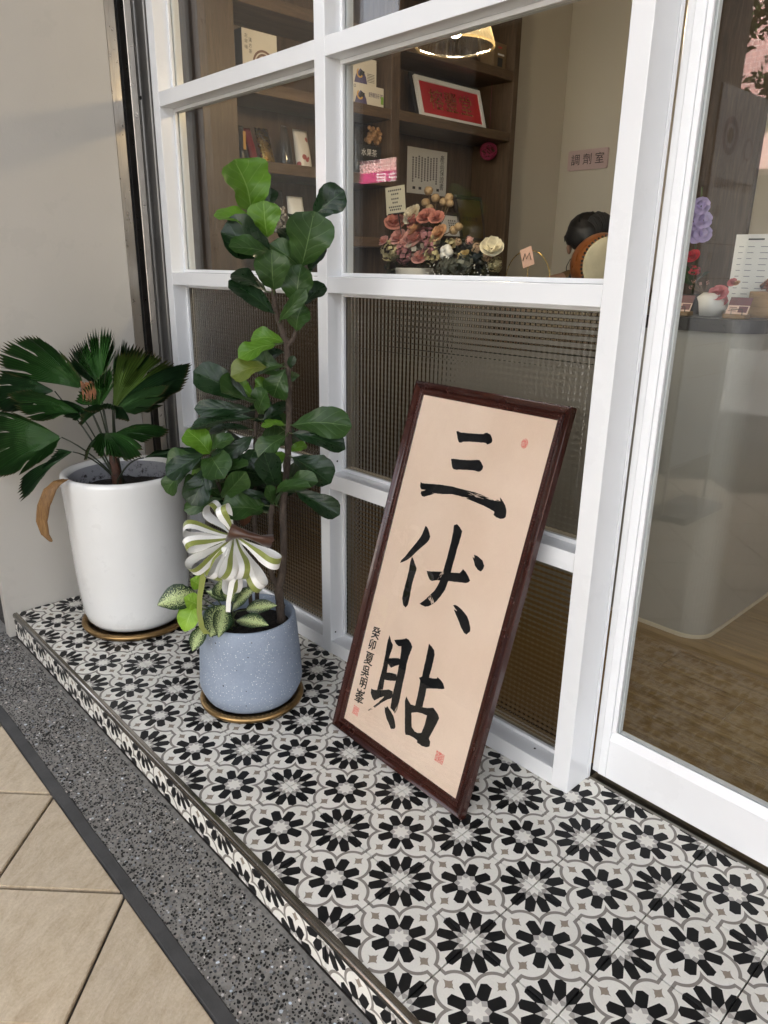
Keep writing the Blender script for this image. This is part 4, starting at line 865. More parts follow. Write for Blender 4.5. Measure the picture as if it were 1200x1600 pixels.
def leaf(B,T,W,mat,parent,pr,seed,name='leaf',up=.55,arch=.14,cup=.26,rip=.17):
    rn=random.Random(seed); B=Vector(B); T=Vector(T); ax=T-B; L=ax.length; a=ax.normalized()
    nrm=(CAMP-B).normalized()*rn.uniform(.55,1)+Vector((rn.uniform(-.35,.35),rn.uniform(-.35,.35),up*rn.uniform(.2,1.3)))
    nrm=(nrm-a*nrm.dot(a)).normalized(); sd_=a.cross(nrm); NL,NW=13,8
    ar=arch*rn.uniform(.2,1.3); dr=rn.uniform(.0,.18); cu=cup*rn.uniform(.3,1.4); ph=rn.uniform(0,6); tw=rn.uniform(-.5,.5)
    bm=NB(); uvl=bm.loops.layers.uv.new('UVMap'); g=[]
    for i in range(NL+1):
        t=i/NL; c=B+ax*t+nrm*(L*ar*(math.sin(PI*t)-dr*t*t*2)); h=max(.0008,W/2*prof_at(pr,t)); an=tw*(t-.5)
        s_=sd_*math.cos(an)+nrm*math.sin(an); n_=nrm*math.cos(an)-sd_*math.sin(an); row=[]
        for j in range(NW+1):
            s=j/NW*2-1
            z=cu*h*(abs(s)**1.6)-.06*h*math.exp(-(s/.12)**2)+rip*h*abs(s)**2*math.sin(9*t+ph+(2 if s>0 else 0))+.05*h*math.sin(22*t+ph)*abs(s)
            row.append(bm.verts.new(c+s_*(s*h)+n_*z))
        g.append(row)
    for i in range(NL):
        for j in range(NW):
            f=bm.faces.new((g[i][j],g[i][j+1],g[i+1][j+1],g[i+1][j])); f.smooth=True
            for l,(u_,v_) in zip(f.loops,((j,i),(j+1,i),(j+1,i+1),(j,i+1))): l[uvl].uv=(u_/NW,v_/NL)
    return obj(name,bm,mat,parent)
fig=thing('fiddle_leaf_fig','tall fiddle-leaf fig with several bare stems in the blue-grey pot','potted plant',(P2.x+.08,P2.y+.03,.24))
M['bark']=wood('fig_bark',(.018,.011,.007),(.050,.034,.024),(.12,.092,.070),(20,20,8),5,.85,.006)
segs=[]
for pts,rad in FIG_STEMS:
    pts=[Vector(q_) for q_ in pts]; fp=[];fr_=[]
    for i in range(len(pts)-1):
        for k in range(5):
            f=k/5; q_=pts[i].lerp(pts[i+1],f); fp.append(q_+Vector((noise.noise(q_*45),noise.noise(q_*45+Vector((5,5,5))),0))*.0022); rr=rad[i]+(rad[i+1]-rad[i])*f
            fr_.append(rr*(1+.10*noise.noise(q_*120)+(.16 if (i*5+k)%4==0 else 0)))
    fp.append(pts[-1]); fr_.append(rad[-1]); segs+=fp
    bm=NB(); tube(bm,fp,fr_,9); obj('stem',bm,M['bark'],fig)
rn=random.Random(51)
for k in range(95):      # fill between the measured leaves
    b0=rn.choice(segs); 
    if not(.56<b0.z<.97): continue
    az=rn.uniform(0,2*PI); dv=Vector((math.cos(az),math.sin(az),rn.uniform(-.25,.45))).normalized(); L_=rn.uniform(.075,.125); FIG_LEAVES.append(((b0+dv*.02)[:],(b0+dv*(L_+.02))[:],L_*rn.uniform(.55,.72),rn.choice('mmdmbmd')))
M['fstalk']=pm('fig_leaf_stalk',(.055,.075,.025),.5)
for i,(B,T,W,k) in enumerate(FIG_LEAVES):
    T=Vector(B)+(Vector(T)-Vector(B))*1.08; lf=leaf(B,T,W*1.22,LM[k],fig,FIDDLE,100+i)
    if k=='r': lf['label']='dried brown leaf'
    B=Vector(B); s=min(segs,key=lambda q_:(q_-B).length); dd=(s-B).length
    if .006<dd<.16:
        bm=NB(); mdp=s.lerp(B,.5)+Vector((0,0,-.1*dd)); tube(bm,[s,mdp,B+(Vector(T)-B)*.05],[.0026,.0021,.0019],6); obj('petiole',bm,M['fstalk'],fig)
# ---- variegated underplanting
def variegated():
    m,t,b=newmat('variegated_leaf'); uv=nd(t,'ShaderNodeUVMap').outputs[0]; s=nd(t,'ShaderNodeSeparateXYZ'); t.links.new(uv,s.inputs[0])
    au=(E(t,s.outputs[0])-.5).f('ABSOLUTE'); n=noise_(t,coord(t,'UV',(6,16,1)),2.2,6,.75,.4)
    f=(E(t,n)-au*.40-.385).f('MULTIPLY',14).f('MAXIMUM',0).f('MINIMUM',1)
    c=mixc(t,f,(.010,.030,.010),(.50,.58,.27)); c=mixc(t,(au<.02),c,(.35,.45,.2)); c=mixc(t,(au>.455),c,(.012,.035,.012))
    t.links.new(c,b.inputs['Base Color']); b.inputs['Roughness'].default_value=.36; return m
M['varieg']=variegated(); M['lime']=leafmat('lime_leaf',(.19,.36,.025),(.28,.46,.05),(.34,.5,.1))
ag=thing('variegated_plant','low cream-speckled green foliage plant at the foot of the fig','potted plant',AGLA_ROOT)
pothos=thing('lime_pothos','small cluster of bright lime green leaves hanging over the blue-grey pot','potted plant',AGLA_ROOT)
for i,(B,T,W,k) in enumerate(AGLA):
    pa=ag if k=='v' else pothos
    leaf(B,T,W*1.25,M['varieg'] if k=='v' else M['lime'],pa,OVAL,300+i,up=.5,arch=.12,cup=.25,rip=.05)
    bm=NB(); r_=Vector(AGLA_ROOT)+Vector((random.Random(i).uniform(-.02,.02),random.Random(i+9).uniform(-.02,.02),-.03)); B=Vector(B); tube(bm,[r_,r_.lerp(B,.5)+Vector((0,0,.02)),B+(Vector(T)-B)*.04],[.0028,.0024,.0018],6); obj('petiole',bm,M['fstalk'],pa)
# ---- ribbon bow
def satin(name,col,rough=.32):
    m,t,b=newmat(name); n=noise_(t,coord(t,'Object',(1,1,1)),300,3); t.links.new(ramp(t,n,((.3,tuple(c*.92 for c in col)),(.7,col))),b.inputs['Base Color'])
    b.inputs['Roughness'].default_value=rough; b.inputs['Anisotropic'].default_value=.5; b.inputs['Sheen Weight'].default_value=.15; return m
M['satin_w']=satin('white_satin',(.80,.79,.75)); M['satin_g']=satin('olive_satin',(.22,.25,.055)); M['satin_b']=satin('brown_satin',(.060,.022,.009),.36)
bow=thing('ribbon_bow','large white and olive satin ribbon bow tied to the fig stem','bow',BOW_KNOT)
K=Vector(BOW_KNOT)
def ribbon(path,wid,wdirs,name,flip=False,cen=None):
    if cen is not None:
        mid_=sum(path,Vector())/len(path); bm=NB(); rows=[]
        for i_,(p_,wd) in enumerate(zip(path,wdirs)):
            tg=(path[min(i_+1,len(path)-1)]-path[max(i_-1,0)]).normalized(); nn_=tg.cross(wd).normalized(); nn_*=(1 if nn_.dot(mid_-p_)>0 else -1); rows.append([bm.verts.new(p_+nn_*.0007+wd*wid*.995*(j/4-.5)) for j in range(5)])
        for a,b in zip(rows,rows[1:]):
            for j in range(4): bm.faces.new((a[j],a[j+1],b[j+1],b[j])).smooth=True
        obj('loop_lining',bm,M['satin_w'],bow)
    bm=NB(); rows=[]
    for p_,wd in zip(path,wdirs): rows.append([bm.verts.new(p_+wd*wid*(j/4-.5)) for j in range(5)])
    for a,b in zip(rows,rows[1:]):
        for j in range(4):
            f=bm.faces.new((a[j],a[j+1],b[j+1],b[j])); f.smooth=True; f.material_index=(j>=2) if flip else (j<2)
    r=obj(name,bm,[M['satin_w'],M['satin_g']],bow); return r
for i,Fp in enumerate(BOW_LOOPS):
    pass
    rn=random.Random(i+3); Fp=K+(Vector(Fp)-K)*rn.uniform(.98,1.16)+Vector((0,0,-.006*(i%3))); ax=Fp-K; L=ax.length; a=ax.normalized(); view=(CAMP-K).normalized()
    sd_=a.cross(view).normalized(); dep=sd_.cross(a).normalized(); op=.020+.012*rn.random(); path=[];wd=[]
    tiltv=rn.choice((-1,1))*rn.uniform(.35,.8)
    for k in range(25):
        s=k/24; x=math.sin(PI*s)**.62; y=math.sin(2*PI*s)*(.6+.4*math.sin(PI*s))
        path.append(K+a*(L*x)+dep*(op*y)*math.cos(tiltv)+sd_*(op*y)*math.sin(tiltv)+Vector((0,0,-.006*x)))
        wd.append((sd_*math.cos(tiltv)-dep*math.sin(tiltv)+a*.15).normalized()*(.28+.72*min(1,math.sin(PI*s)*1.9)))
    ribbon(path,.031,wd,'loop',i%2==0,K)
tp=[Vector(q_) for q_ in BOW_TAIL]; path=[];wd=[]
for i in range(len(tp)-1):
    for k in range(5): path.append(tp[i].lerp(tp[i+1],k/5))
for i,p_ in enumerate(path): wd.append((Vector((.684,.73,0))*math.cos(i*.05-.4)+Vector((.5,-.5,.3))*math.sin(i*.10)).normalized())
for tk,(dx_,cut) in enumerate(((Vector((0,0,0)),len(path)),(Vector((.07,.045,-.005)),19))):
    bm=NB(); rows=[[bm.verts.new(p_+dx_*min(1,i_/9)+w_*(.024 if tk==0 else .020)*(j/2-.5)) for j in range(3)] for i_,(p_,w_) in enumerate(zip(path[:cut],wd))]
    for a,b in zip(rows,rows[1:]):
        for j in range(2): bm.faces.new((a[j],a[j+1],b[j+1],b[j])).smooth=True
    obj('tail',bm,M['satin_g'] if tk==0 else M['satin_w'],bow)
bm=NB(); tube(bm,[Vector(q_) for q_ in BOW_WRAP],[.006,.021,.0135,.013,.017],12); 
for v in bm.verts: v.co+=Vector((noise.noise(v.co*60),noise.noise(v.co*60+Vector((3,0,0))),noise.noise(v.co*60+Vector((0,3,0)))))*.010
obj('knot',bm,M['satin_b'],bow)
# ================================================================ SHOP INTERIOR
M['walnut']=wood('walnut_board',(.045,.026,.013),(.090,.054,.029),(.155,.100,.058),(14,1.2,14),2.2,.5,.0004)
M['walnut_v']=wood('walnut_upright',(.040,.023,.012),(.078,.047,.026),(.135,.087,.051),(14,14,1.2),2.2,.5,.0004)
shelf=thing('shelving_unit','tall dark brown wooden shelving along the inside left wall','shelving',(-1.3,1.6,0))
SX0,SX1=-1.459,-1.2
obj('side_panel',bx(SX0,SX1,.682,.831,.0,2.95,.001),M['walnut_v'],shelf)
obj('upright',bx(SX0,SX1,1.634,1.686,.0,2.95,.001),M['walnut_v'],shelf)
obj('side_panel',bx(SX0,SX1,2.490,2.530,.0,2.95,.001),M['walnut_v'],shelf)
single('wood_partition',bx(-.72,-.24,3.285,3.3295,.0,2.95,.002),M['walnut_v'],'dark wood panel on the rear wall seen through the door glass','panel')
obj('back_panel',bx(SX0,SX0+.008,.8312,1.6338,.9,2.95),M['walnut_v'],shelf); obj('back_panel',bx(SX0,SX0+.008,1.6862,2.4898,.9,2.95),M['walnut_v'],shelf)
for y0,y1,zs in ((.8312,1.6338,(1.375,1.64,1.915,2.205,2.50,2.80)),(1.6862,2.4898,(1.385,1.92,2.20,2.50,2.80))):
    for z_ in zs: obj('shelf_board',bx(SX0+.0082,SX1-.002,y0,y1,z_-.042,z_,.001),M['walnut'],shelf)
    n=2
    for k in range(n):
        w_=(y1-y0)/n; obj('cabinet_door',bx(SX0+.01,SX1-.002,y0+k*w_+.001,y0+(k+1)*w_-.001,.06,.93,.002),M['walnut_v'],shelf)
    obj('cabinet_top',bx(SX0+.0082,SX1+.002,y0,y1,.931,.965,.001),M['walnut'],shelf)
# ---- paper goods on the shelves
def card_mat(name,c,r=.5): return pm(name,c,r,var=.04,vs=5)
M['cream_card']=card_mat('cream_card',(.66,.60,.50)); M['white_card']=card_mat('white_card',(.74,.72,.68)); M['grey_card']=card_mat('dark_card',(.05,.05,.055))
M['printbrown']=card_mat('brown_print',(.16,.075,.05)); M['purple']=card_mat('purple_print',(.09,.075,.16)); M['amber']=card_mat('amber_print',(.60,.33,.07)); M['redprint']=card_mat('red_print',(.45,.03,.035)); M['greenprint']=card_mat('green_print',(.20,.38,.05)); M['blackprint']=card_mat('black_print',(.02,.02,.022))
def arc_poly(c,r0,r1,a0,a1,n=14): return [(c[0]+r1*math.cos(R(a0+(a1-a0)*k/n)),c[1]+r1*math.sin(R(a0+(a1-a0)*k/n))) for k in range(n+1)]+[(c[0]+r0*math.cos(R(a1-(a1-a0)*k/n)),c[1]+r0*math.sin(R(a1-(a1-a0)*k/n))) for k in range(n+1)]
def face_x(x,y,z): return basis((x,y,z),(0,1,0),(0,0,1),(1,0,0))     # a printed face looking along +x: local x runs along +y
def face_y(x,y,z): return basis((x,y,z),(1,0,0),(0,0,1),(0,-1,0))
def lettering(body,size,Mx,mat,parent,name='lettering',sx=1):
    me=text_mesh(body,size); me.transform(Matrix.Diagonal((sx,1,1,1))); me.transform(Mx); return obj(name,me,mat,parent)
def print_poly(poly,Mx,mat,parent,name,dz=.0006):
    bm=NB(); prism(bm,poly,Mx@Matrix.Translation((0,0,dz-.0003)),.0003); return obj(name,bm,mat,parent)
# tea box on the top left shelf
bxt=thing('gift_box','cream gift box with brown swirl print, top left shelf','box',(-1.33,.97,1.915))
obj('box_body',bx(-1.42,-1.2405,.89,1.05,1.9155,2.095,.001),[M['cream_card']],bxt)
obj('box_side',bx(-1.42,-1.241,.8885,.8898,1.9156,2.0948),M['grey_card'],bxt)
F=face_x(-1.2405,.89,1.9155)
for k,(a0,a1,r) in enumerate(((20,200,.05),(40,230,.037),(60,250,.024))): print_poly(arc_poly((.095,.07),r-.008,r,a0,a1),F,M['printbrown'],bxt,'swirl_print',.0006+.0002*k)
print_poly([(.125,.10),(.15,.12),(.147,.08)],F,M['printbrown'],bxt,'leaf_print')
for i,ch in enumerate('古早味漢方茶'): lettering(ch,.016,F@Matrix.Translation((.018+.018*(i//3),.155-.019*(i%3)-.012*(i//3),.0007)),M['blackprint'],bxt)
def pouch(name,label,cat,y0,y1,z0,h,x,mat,thick=.03,lean=.03,extra=None,group=None):
    """soft bag standing on a shelf, facing the room"""
    t=thing(name,label,cat,(x,(y0+y1)/2,z0),group); bm=NB(); NY,NZ=8,10; g=[[],[]]
    for s in (0,1):
        for i in range(NZ+1):
            row=[]
            for j in range(NY+1):
                u_=j/NY*2-1; v_=i/NZ; th_=thick*(1-u_**4)*(math.sin(PI*min(1,v_*.55+.28))**1.2)*(1-v_)**.35*.5
                if abs(u_)==1 or i==NZ: th_=0
                yy=(y0+y1)/2+u_*(y1-y0)/2*(1-.10*v_*(1 if cat!='cone' else 6)); row.append(bm.verts.new((x-lean*v_+(th_ if s else -th_)+noise.noise((yy*40,v_*5,y0))*.003,yy,z0+h*v_+.0015)))
            g[s].append(row)
    for s in (0,1):
        for i in range(NZ):
            for j in range(NY):
                f=bm.faces.new((g[s][i][j],g[s][i][j+1],g[s][i+1][j+1],g[s][i+1][j])); f.smooth=True
    bmesh.ops.remove_doubles(bm,verts=bm.verts,dist=.0002); bmesh.ops.recalc_face_normals(bm,faces=bm.faces)
    obj('bag',bm,mat,t); return t
M['gold']=pm('gold_foil',(.55,.38,.12),.28,1,var=.2,vs=12); M['foilblack']=pm('black_foil',(.025,.025,.028),.32,var=.2,vs=12); M['foilred']=pm('red_foil',(.22,.02,.025),.35,var=.2,vs=12)
def printed_bag():
    m,t,b=newmat('white_bag_red_print'); v=nd(t,'ShaderNodeTexVoronoi'); v.inputs['Scale'].default_value=26; t.links.new(coord(t),v.inputs['Vector'])
    t.links.new(mixc(t,E(t,v.outputs['Distance'])<.3,(.62,.57,.50),(.30,.05,.04)),b.inputs['Base Color']); b.inputs['Roughness'].default_value=.35; return m
M['redbag']=printed_bag()
def clear_bag():
    m=pane_glass('clear_plastic_film',(.75,.76,.76),.12); return m
M['film']=clear_bag(); M['nut']=pm('dried_nuts',(.32,.17,.07),.6,var=.3,vs=40); M['bead']=pm('pale_dried_seeds',(.52,.44,.36),.6,var=.3,vs=60)
zA=1.6405
pouch('foil_pouch','dark foil pouch with an orange label on the left shelf','bag',.878,.925,zA,.13,-1.28,M['foilblack'])
F=face_x(-1.262,.89,zA+.04); print_poly([(0,0),(.012,0),(.012,.065),(0,.065)],F,M['amber'],bpy.data.objects['foil_pouch'],'orange_label',.001)
pouch('foil_pouch','narrow red and black foil pouch beside the gold pouch','bag',.935,.975,zA,.13,-1.285,M['foilred'],.03,.05)
pouch('foil_pouch','shiny gold foil pouch on the left shelf','bag',.982,1.052,zA,.135,-1.275,M['gold'],.04,.05)
cp=pouch('clear_bag','clear cone-shaped plastic bag beside the gold pouch','cone',1.075,1.15,zA,.155,-1.28,M['film'],.05,.02); cp['category']='bag'
pouch('printed_bag','white bag with red fruit print on the left shelf','bag',1.162,1.245,zA,.15,-1.28,M['redbag'],.05,.03)
zB=1.3755
cb=pouch('seed_bag','clear bag of pale dried seeds behind the fig leaves','bag',1.02,1.10,zB,.17,-1.28,M['film'],.05,.02)
bm=NB(); rn=random.Random(4)
for k in range(60): sphere(bm,(-1.28+rn.uniform(-.012,.012),1.06+rn.uniform(-.03,.03),zB+.008+rn.random()*.10),.006,6,4)
tag(obj('dried_seeds',bm,M['bead'],cb),kind='stuff')
pouch('white_pouch','plain white pouch on the shelf behind the fig leaves','bag',1.108,1.20,zB,.15,-1.27,M['white_card'],.05,.02)
# stacked pale boxes with a night-sky print
zC=1.9155
for nm,lab,(y0,y1,z0,z1,x) in (('remedy_box','lower pale box with purple cloud print on shelf behind the mullion',(1.445,1.628,zC,zC+.085,-1.245)),('remedy_box','upper pale box with purple cloud print stacked on another box',(1.452,1.592,zC+.0855,zC+.19,-1.255))):
    t=thing(nm,lab,'box',(x-.07,(y0+y1)/2,z0)); obj('box_body',bx(x-.14,x,y0,y1,z0,z1,.001),M['cream_card'],t); F=face_x(x,y0,z0); h_=z1-z0
    print_poly([(.01,.004),(.02,.035),(.045,.06),(.065,.05),(.078,.03),(.085,.004)],F,M['purple'],t,'cloud_print'); print_poly(arc_poly((.042,.042),.012,.019,120,330),F,M['amber'],t,'moon_print',.001)
    print_poly([(.03,.03),(.05,.055),(.07,.05),(.06,.03)],F,M['blackprint'],t,'cloud_print',.0008)
    if h_<.1: lettering('舒眠好茶',.022,F@Matrix.Translation((.135,.048,.0008)),M['purple'],t); print_poly([(.165,.02),(.18,.02),(.18,.05),(.165,.05)],F,M['greenprint'],t,'green_mark',.0009)
    else:
        for q_ in range(6): print_poly([(.085,.014+.006*q_),(.128,.014+.006*q_),(.128,.016+.006*q_),(.085,.016+.006*q_)],F,M['grey_card'],t,'small_print')
    print_poly(arc_poly((.012,h_-.012),.004,.006,0,350),F,M['blackprint'],t,'round_mark')
nb=thing('nut_bag','black-labelled clear bag of dried nuts below the pale boxes','bag',(-1.28,1.57,1.6405))
t_=pouch('bag_tmp','x','bag',1.475,1.625,1.6405,.215,-1.27,M['film'],.05,.01); bag=t_.children[0]; bag.parent=nb; bpy.data.objects.remove(t_); bag.location=(0,-.02,0)
bm=NB(); rn=random.Random(5)
for k in range(46): sphere(bm,(-1.268+rn.uniform(-.012,.015),1.60+rn.uniform(-.05,.02),1.78+rn.random()*.06),.0095,7,5)
for k in range(40): sphere(bm,(-1.268+rn.uniform(-.012,.015),1.56+rn.uniform(-.06,.06),1.65+rn.random()*.05),.0085,7,5,mi=1)
tag(obj('nuts',bm,[M['nut'],M['blackprint']],nb),kind='stuff')
obj('label_band',bx(-1.2545,-1.2535,1.478,1.622,1.70,1.765),M['blackprint'],nb); lettering('水果茶',.032,face_x(-1.2533,1.55,1.733),M['white_card'],nb)
# red framed lettering on the second bay
rp=thing('red_framed_lettering','red panel with gold characters in a white frame on the shelf','picture',(-1.27,2.1,1.92))
ln=Vector((0,1,0)); upv=Vector((-.30,-.0,.954)).normalized(); nv=ln.cross(upv); RM=basis((-1.245,1.875,1.9215),ln,upv,nv)
RM=basis((-1.248,1.875,1.9215),ln,(upv+Vector((0,-.0,0))).normalized(),nv)
W_,H_=.475,.195
bm=NB(); box(bm,.022,W_-.022,.022,H_-.022,-.004,-.001,M=RM); M['redlac']=pm('red_paper',(.42,.018,.022),.35,var=.08,vs=6,coat=.3); obj('red_panel',bm,M['redlac'],rp)
for a in ((0,W_,0,.022),(0,W_,H_-.022,H_),(0,.022,.0221,H_-.0221),(W_-.022,W_,.0221,H_-.0221)):
    bm=NB(); box(bm,a[0],a[1],a[2],a[3],-.012,.004,.001,M=RM); obj('frame_side',bm,M['white_card'],rp)
bm=NB(); box(bm,-.006,W_+.006,-.0,H_+.02,-.030,-.0125,M=RM); obj('black_backing',bm,M['blackprint'],rp)
for ch,cx in zip('榕豐堂',(.13,.235,.345)): 
    me=text_mesh(ch,.105); me.transform(RM@Matrix.Translation((cx,.092,-.0006))); obj('gold_character',me,M['gold'],rp)
# notice pinned to the back panel, plaque, certificate, rattan ball, brown box
nt_=thing('paper_notice','printed white notice with Chinese text pinned inside the shelving','notice',(-1.44,2.12,1.7))
obj('sheet',bx(-1.4505,-1.4485,1.985,2.28,1.612,1.828),M['white_card'],nt_); F=face_x(-1.4485,1.985,1.612)
for i,ch in enumerate('產品保證書'): lettering(ch,.036,F@Matrix.Translation((.258,.178-.034*i,.0006)),M['blackprint'],nt_)
rn=random.Random(1)
for k in range(9):
    x=.035+.022*k; a=.05+rn.uniform(0,.03); 
    for q_ in range(int((.185-a)/.011)): print_poly([(x,a+.011*q_),(x+.010,a+.011*q_),(x+.010,a+.011*q_+.0075),(x,a+.011*q_+.0075)],F,M['grey_card'],nt_,'small_print')
for k in range(5): print_poly([(.04+.045*k,.02),(.06+.045*k,.02),(.06+.045*k,.033),(.04+.045*k,.033)],F,M['grey_card'],nt_,'seal_print')
def stand_frame(name,label,y0,y1,z0,z1,x,fm,inner,lean=.06):
    t=thing(name,label,'picture frame',(x,(y0+y1)/2,z0)); u=Vector((-lean,0,z1-z0)).normalized(); Mx=basis((x,y0,z0+.002),(0,1,0),u,Vector((0,1,0)).cross(u)); W2,H2=y1-y0,(z1-z0)
    for a in ((0,W2,0,.016),(0,W2,H2-.016,H2),(0,.016,.0161,H2-.0161),(W2-.016,W2,.0161,H2-.0161)):
        bm=NB(); box(bm,*a,-.012,.006,.001,M=Mx); obj('frame_side',bm,fm,t)
    bm=NB(); box(bm,.014,W2-.014,.014,H2-.014,-.010,-.004,M=Mx); obj('panel',bm,inner,t); return t,Mx
M['plaque']=pm('dull_gold_plaque',(.17,.115,.045),.4,.5,var=.2,vs=6); M['darkframe']=pm('dark_frame',(.035,.02,.014),.4)
pq,Mx=stand_frame('award_plaque','dark framed dull gold plaque standing in the shelving',2.27,2.50,1.3855,1.62,-1.33,M['darkframe'],M['plaque'],.05)
lettering('中醫師公會',.026,Mx@Matrix.Translation((.115,.115,-.0035)),M['blackprint'],pq)
cf,Mx=stand_frame('framed_certificate','small dark framed white certificate beside the dull gold plaque',2.06,2.235,1.3855,1.525,-1.27,M['darkframe'],M['white_card'],.04)
for k in range(4):
    for q_ in range(5): print_poly([(.085+.016*k,.045+.012*q_),(.093+.016*k,.045+.012*q_),(.093+.016*k,.053+.012*q_),(.085+.016*k,.053+.012*q_)],Mx,M['grey_card'],cf,'small_print',-.0034)
rb=thing('rattan_ball','magenta woven rattan ball hanging in the shelving','ornament',(-1.30,2.455,1.838)); M['magenta']=pm('magenta_rattan',(.30,.02,.075),.5)
bm=NB(); rn=random.Random(12)
for k in range(16):
    a=Vector((rn.uniform(-1,1),rn.uniform(-1,1),rn.uniform(-1,1))).normalized(); b_=a.orthogonal().normalized(); c_=a.cross(b_)
    tube(bm,[Vector((-1.30,2.44,1.838))+.044*(b_*math.cos(2*PI*i/14)+c_*math.sin(2*PI*i/14)) for i in range(15)],.0022,4,False)
obj('woven_shell',bm,M['magenta'],rb); bm=NB(); tube(bm,[(-1.30,2.44,1.882),(-1.30,2.44,2.157)],.0008,4); obj('string',bm,M['magenta'],rb)
bb=thing('brown_box','small brown tea box on the upper right shelf','box',(-1.3,2.43,2.2)); obj('box_body',bx(-1.34,-1.25,2.384,2.482,2.2005,2.325,.001),card_mat('kraft_brown',(.17,.11,.055)),bb)
F=face_x(-1.25,2.384,2.2005); print_poly([(.03,.02),(.07,.02),(.07,.06),(.03,.06)],F,M['blackprint'],bb,'dark_print'); print_poly([(.03,.07),(.08,.07),(.08,.078),(.03,.078)],F,M['white_card'],bb,'pale_print'); print_poly([(.03,.10),(.06,.10),(.06,.108),(.03,.108)],F,M['redprint'],bb,'red_print')
# ---- pendant lamp
PL=Vector((-.36,1.12,1.920))
pend=thing('pendant_lamp','lit ribbed glass dome pendant lamp in the shop','lamp',PL)
def ribbed():
    m=bpy.data.materials.new('ribbed_amber_glass'); m.use_nodes=True; t=m.node_tree; t.nodes.clear(); o=nd(t,'ShaderNodeOutputMaterial')
    a=nd(t,'ShaderNodeBsdfTransparent'); b=nd(t,'ShaderNodeBsdfTranslucent'); c=nd(t,'ShaderNodeBsdfGlossy'); x1=nd(t,'ShaderNodeMixShader'); x2=nd(t,'ShaderNodeMixShader')
    a.inputs[0].default_value=(.80,.72,.60,1); b.inputs[0].default_value=(.8,.66,.42,1); c.inputs['Roughness'].default_value=.08
    x1.inputs[0].default_value=.05; x2.inputs[0].default_value=.12
    t.links.new(a.outputs[0],x1.inputs[1]); t.links.new(b.outputs[0],x1.inputs[2]); t.links.new(x1.outputs[0],x2.inputs[1]); t.links.new(c.outputs[0],x2.inputs[2]); t.links.new(x2.outputs[0],o.inputs[0]); return m
M['ribbed']=ribbed()
bm=NB(); n=120; pf=[(r*.76,z_*.9) for r,z_ in ((.165,0),(.166,.006),(.160,.02),(.150,.045),(.130,.085),(.100,.12),(.065,.145),(.035,.155))]
rg=[[bm.verts.new((PL.x+(r*(1+(.012 if k%2 else -.012)))*math.cos(2*PI*k/n),PL.y+(r*(1+(.012 if k%2 else -.012)))*math.sin(2*PI*k/n),PL.z+z_)) for k in range(n)] for r,z_ in pf]
for a,b in zip(rg,rg[1:]):
    for k in range(n): bm.faces.new((a[k],a[(k+1)%n],b[(k+1)%n],b[k]))
obj('shade',bm,M['ribbed'],pend)
bm=NB(); tube(bm,[PL+Vector((.1255*math.cos(2*PI*k/48),.1255*math.sin(2*PI*k/48),-.001)) for k in range(49)],.0035,6,False); obj('rim',bm,M['ribbed'],pend)
def emis(name,c,s):
    m=bpy.data.materials.new(name); m.use_nodes=True; b=m.node_tree.nodes['Principled BSDF']; b.inputs['Emission Color'].default_value=rgb(c); b.inputs['Emission Strength'].default_value=s; return m
bm=NB(); sphere(bm,PL+Vector((0,0,.055)),.028,16,12,(1,1,1.15)); obj('bulb',bm,emis('lit_bulb',(1,.82,.56),62),pend)
bm=NB(); tube(bm,[PL+Vector((0,0,.085)),PL+Vector((0,0,.16))],[.018,.018],12); tube(bm,[PL+Vector((0,0,.16)),(PL.x,PL.y,2.999)],.003,6); obj('cord',bm,M['blackprint'],pend)
# ---- counter with a rounded corner
M['counter']=pm('taupe_counter_front',(.35,.33,.285),.4,var=.03,vs=2); M['ctop']=pm('dark_stone_top',(.035,.033,.032),.3,var=.2,vs=10); M['ledge']=pm('pale_trim',(.62,.55,.40),.4)
cnt=thing('service_counter','taupe counter with a rounded corner and dark top behind the door','counter',(0,1.9,0))
CX0,CX1,CY0,CY1,CR=-1.09,.555,1.52,2.75,.09
def corner(dx=0):
    p_=[(CX0-0*dx,CY1),(CX0,CY0-dx)]; c=(CX1-CR,CY0+CR)
    for k in range(13): a=R(-90+90*k/12); p_.append((c[0]+(CR+dx)*math.cos(a),c[1]+(CR+dx)*math.sin(a)))
    return p_+[(CX1+dx,CY1)]
CD=.62
def inset(z0,z1,dx,mat,nm):
    outer=corner(dx); bm=NB(); k=len(outer); poly=[outer[1]]+outer[2:]+[(CX1-CD,CY1),(CX1-CD,CY0+CD),(CX0,CY0+CD)]
    prism(bm,poly,Matrix.Translation((0,0,z0)),z1-z0); 
    for f in bm.faces: f.normal_update()
    bmesh.ops.recalc_face_normals(bm,faces=bm.faces); return obj(nm,bm,mat,cnt)
inset(.012,1.062,0,M['counter'],'counter_front'); inset(FZ+.0005,.0118,.003,M['ledge'],'base_trim'); inset(1.0622,1.104,.012,M['ctop'],'counter_top')
CT=1.1043
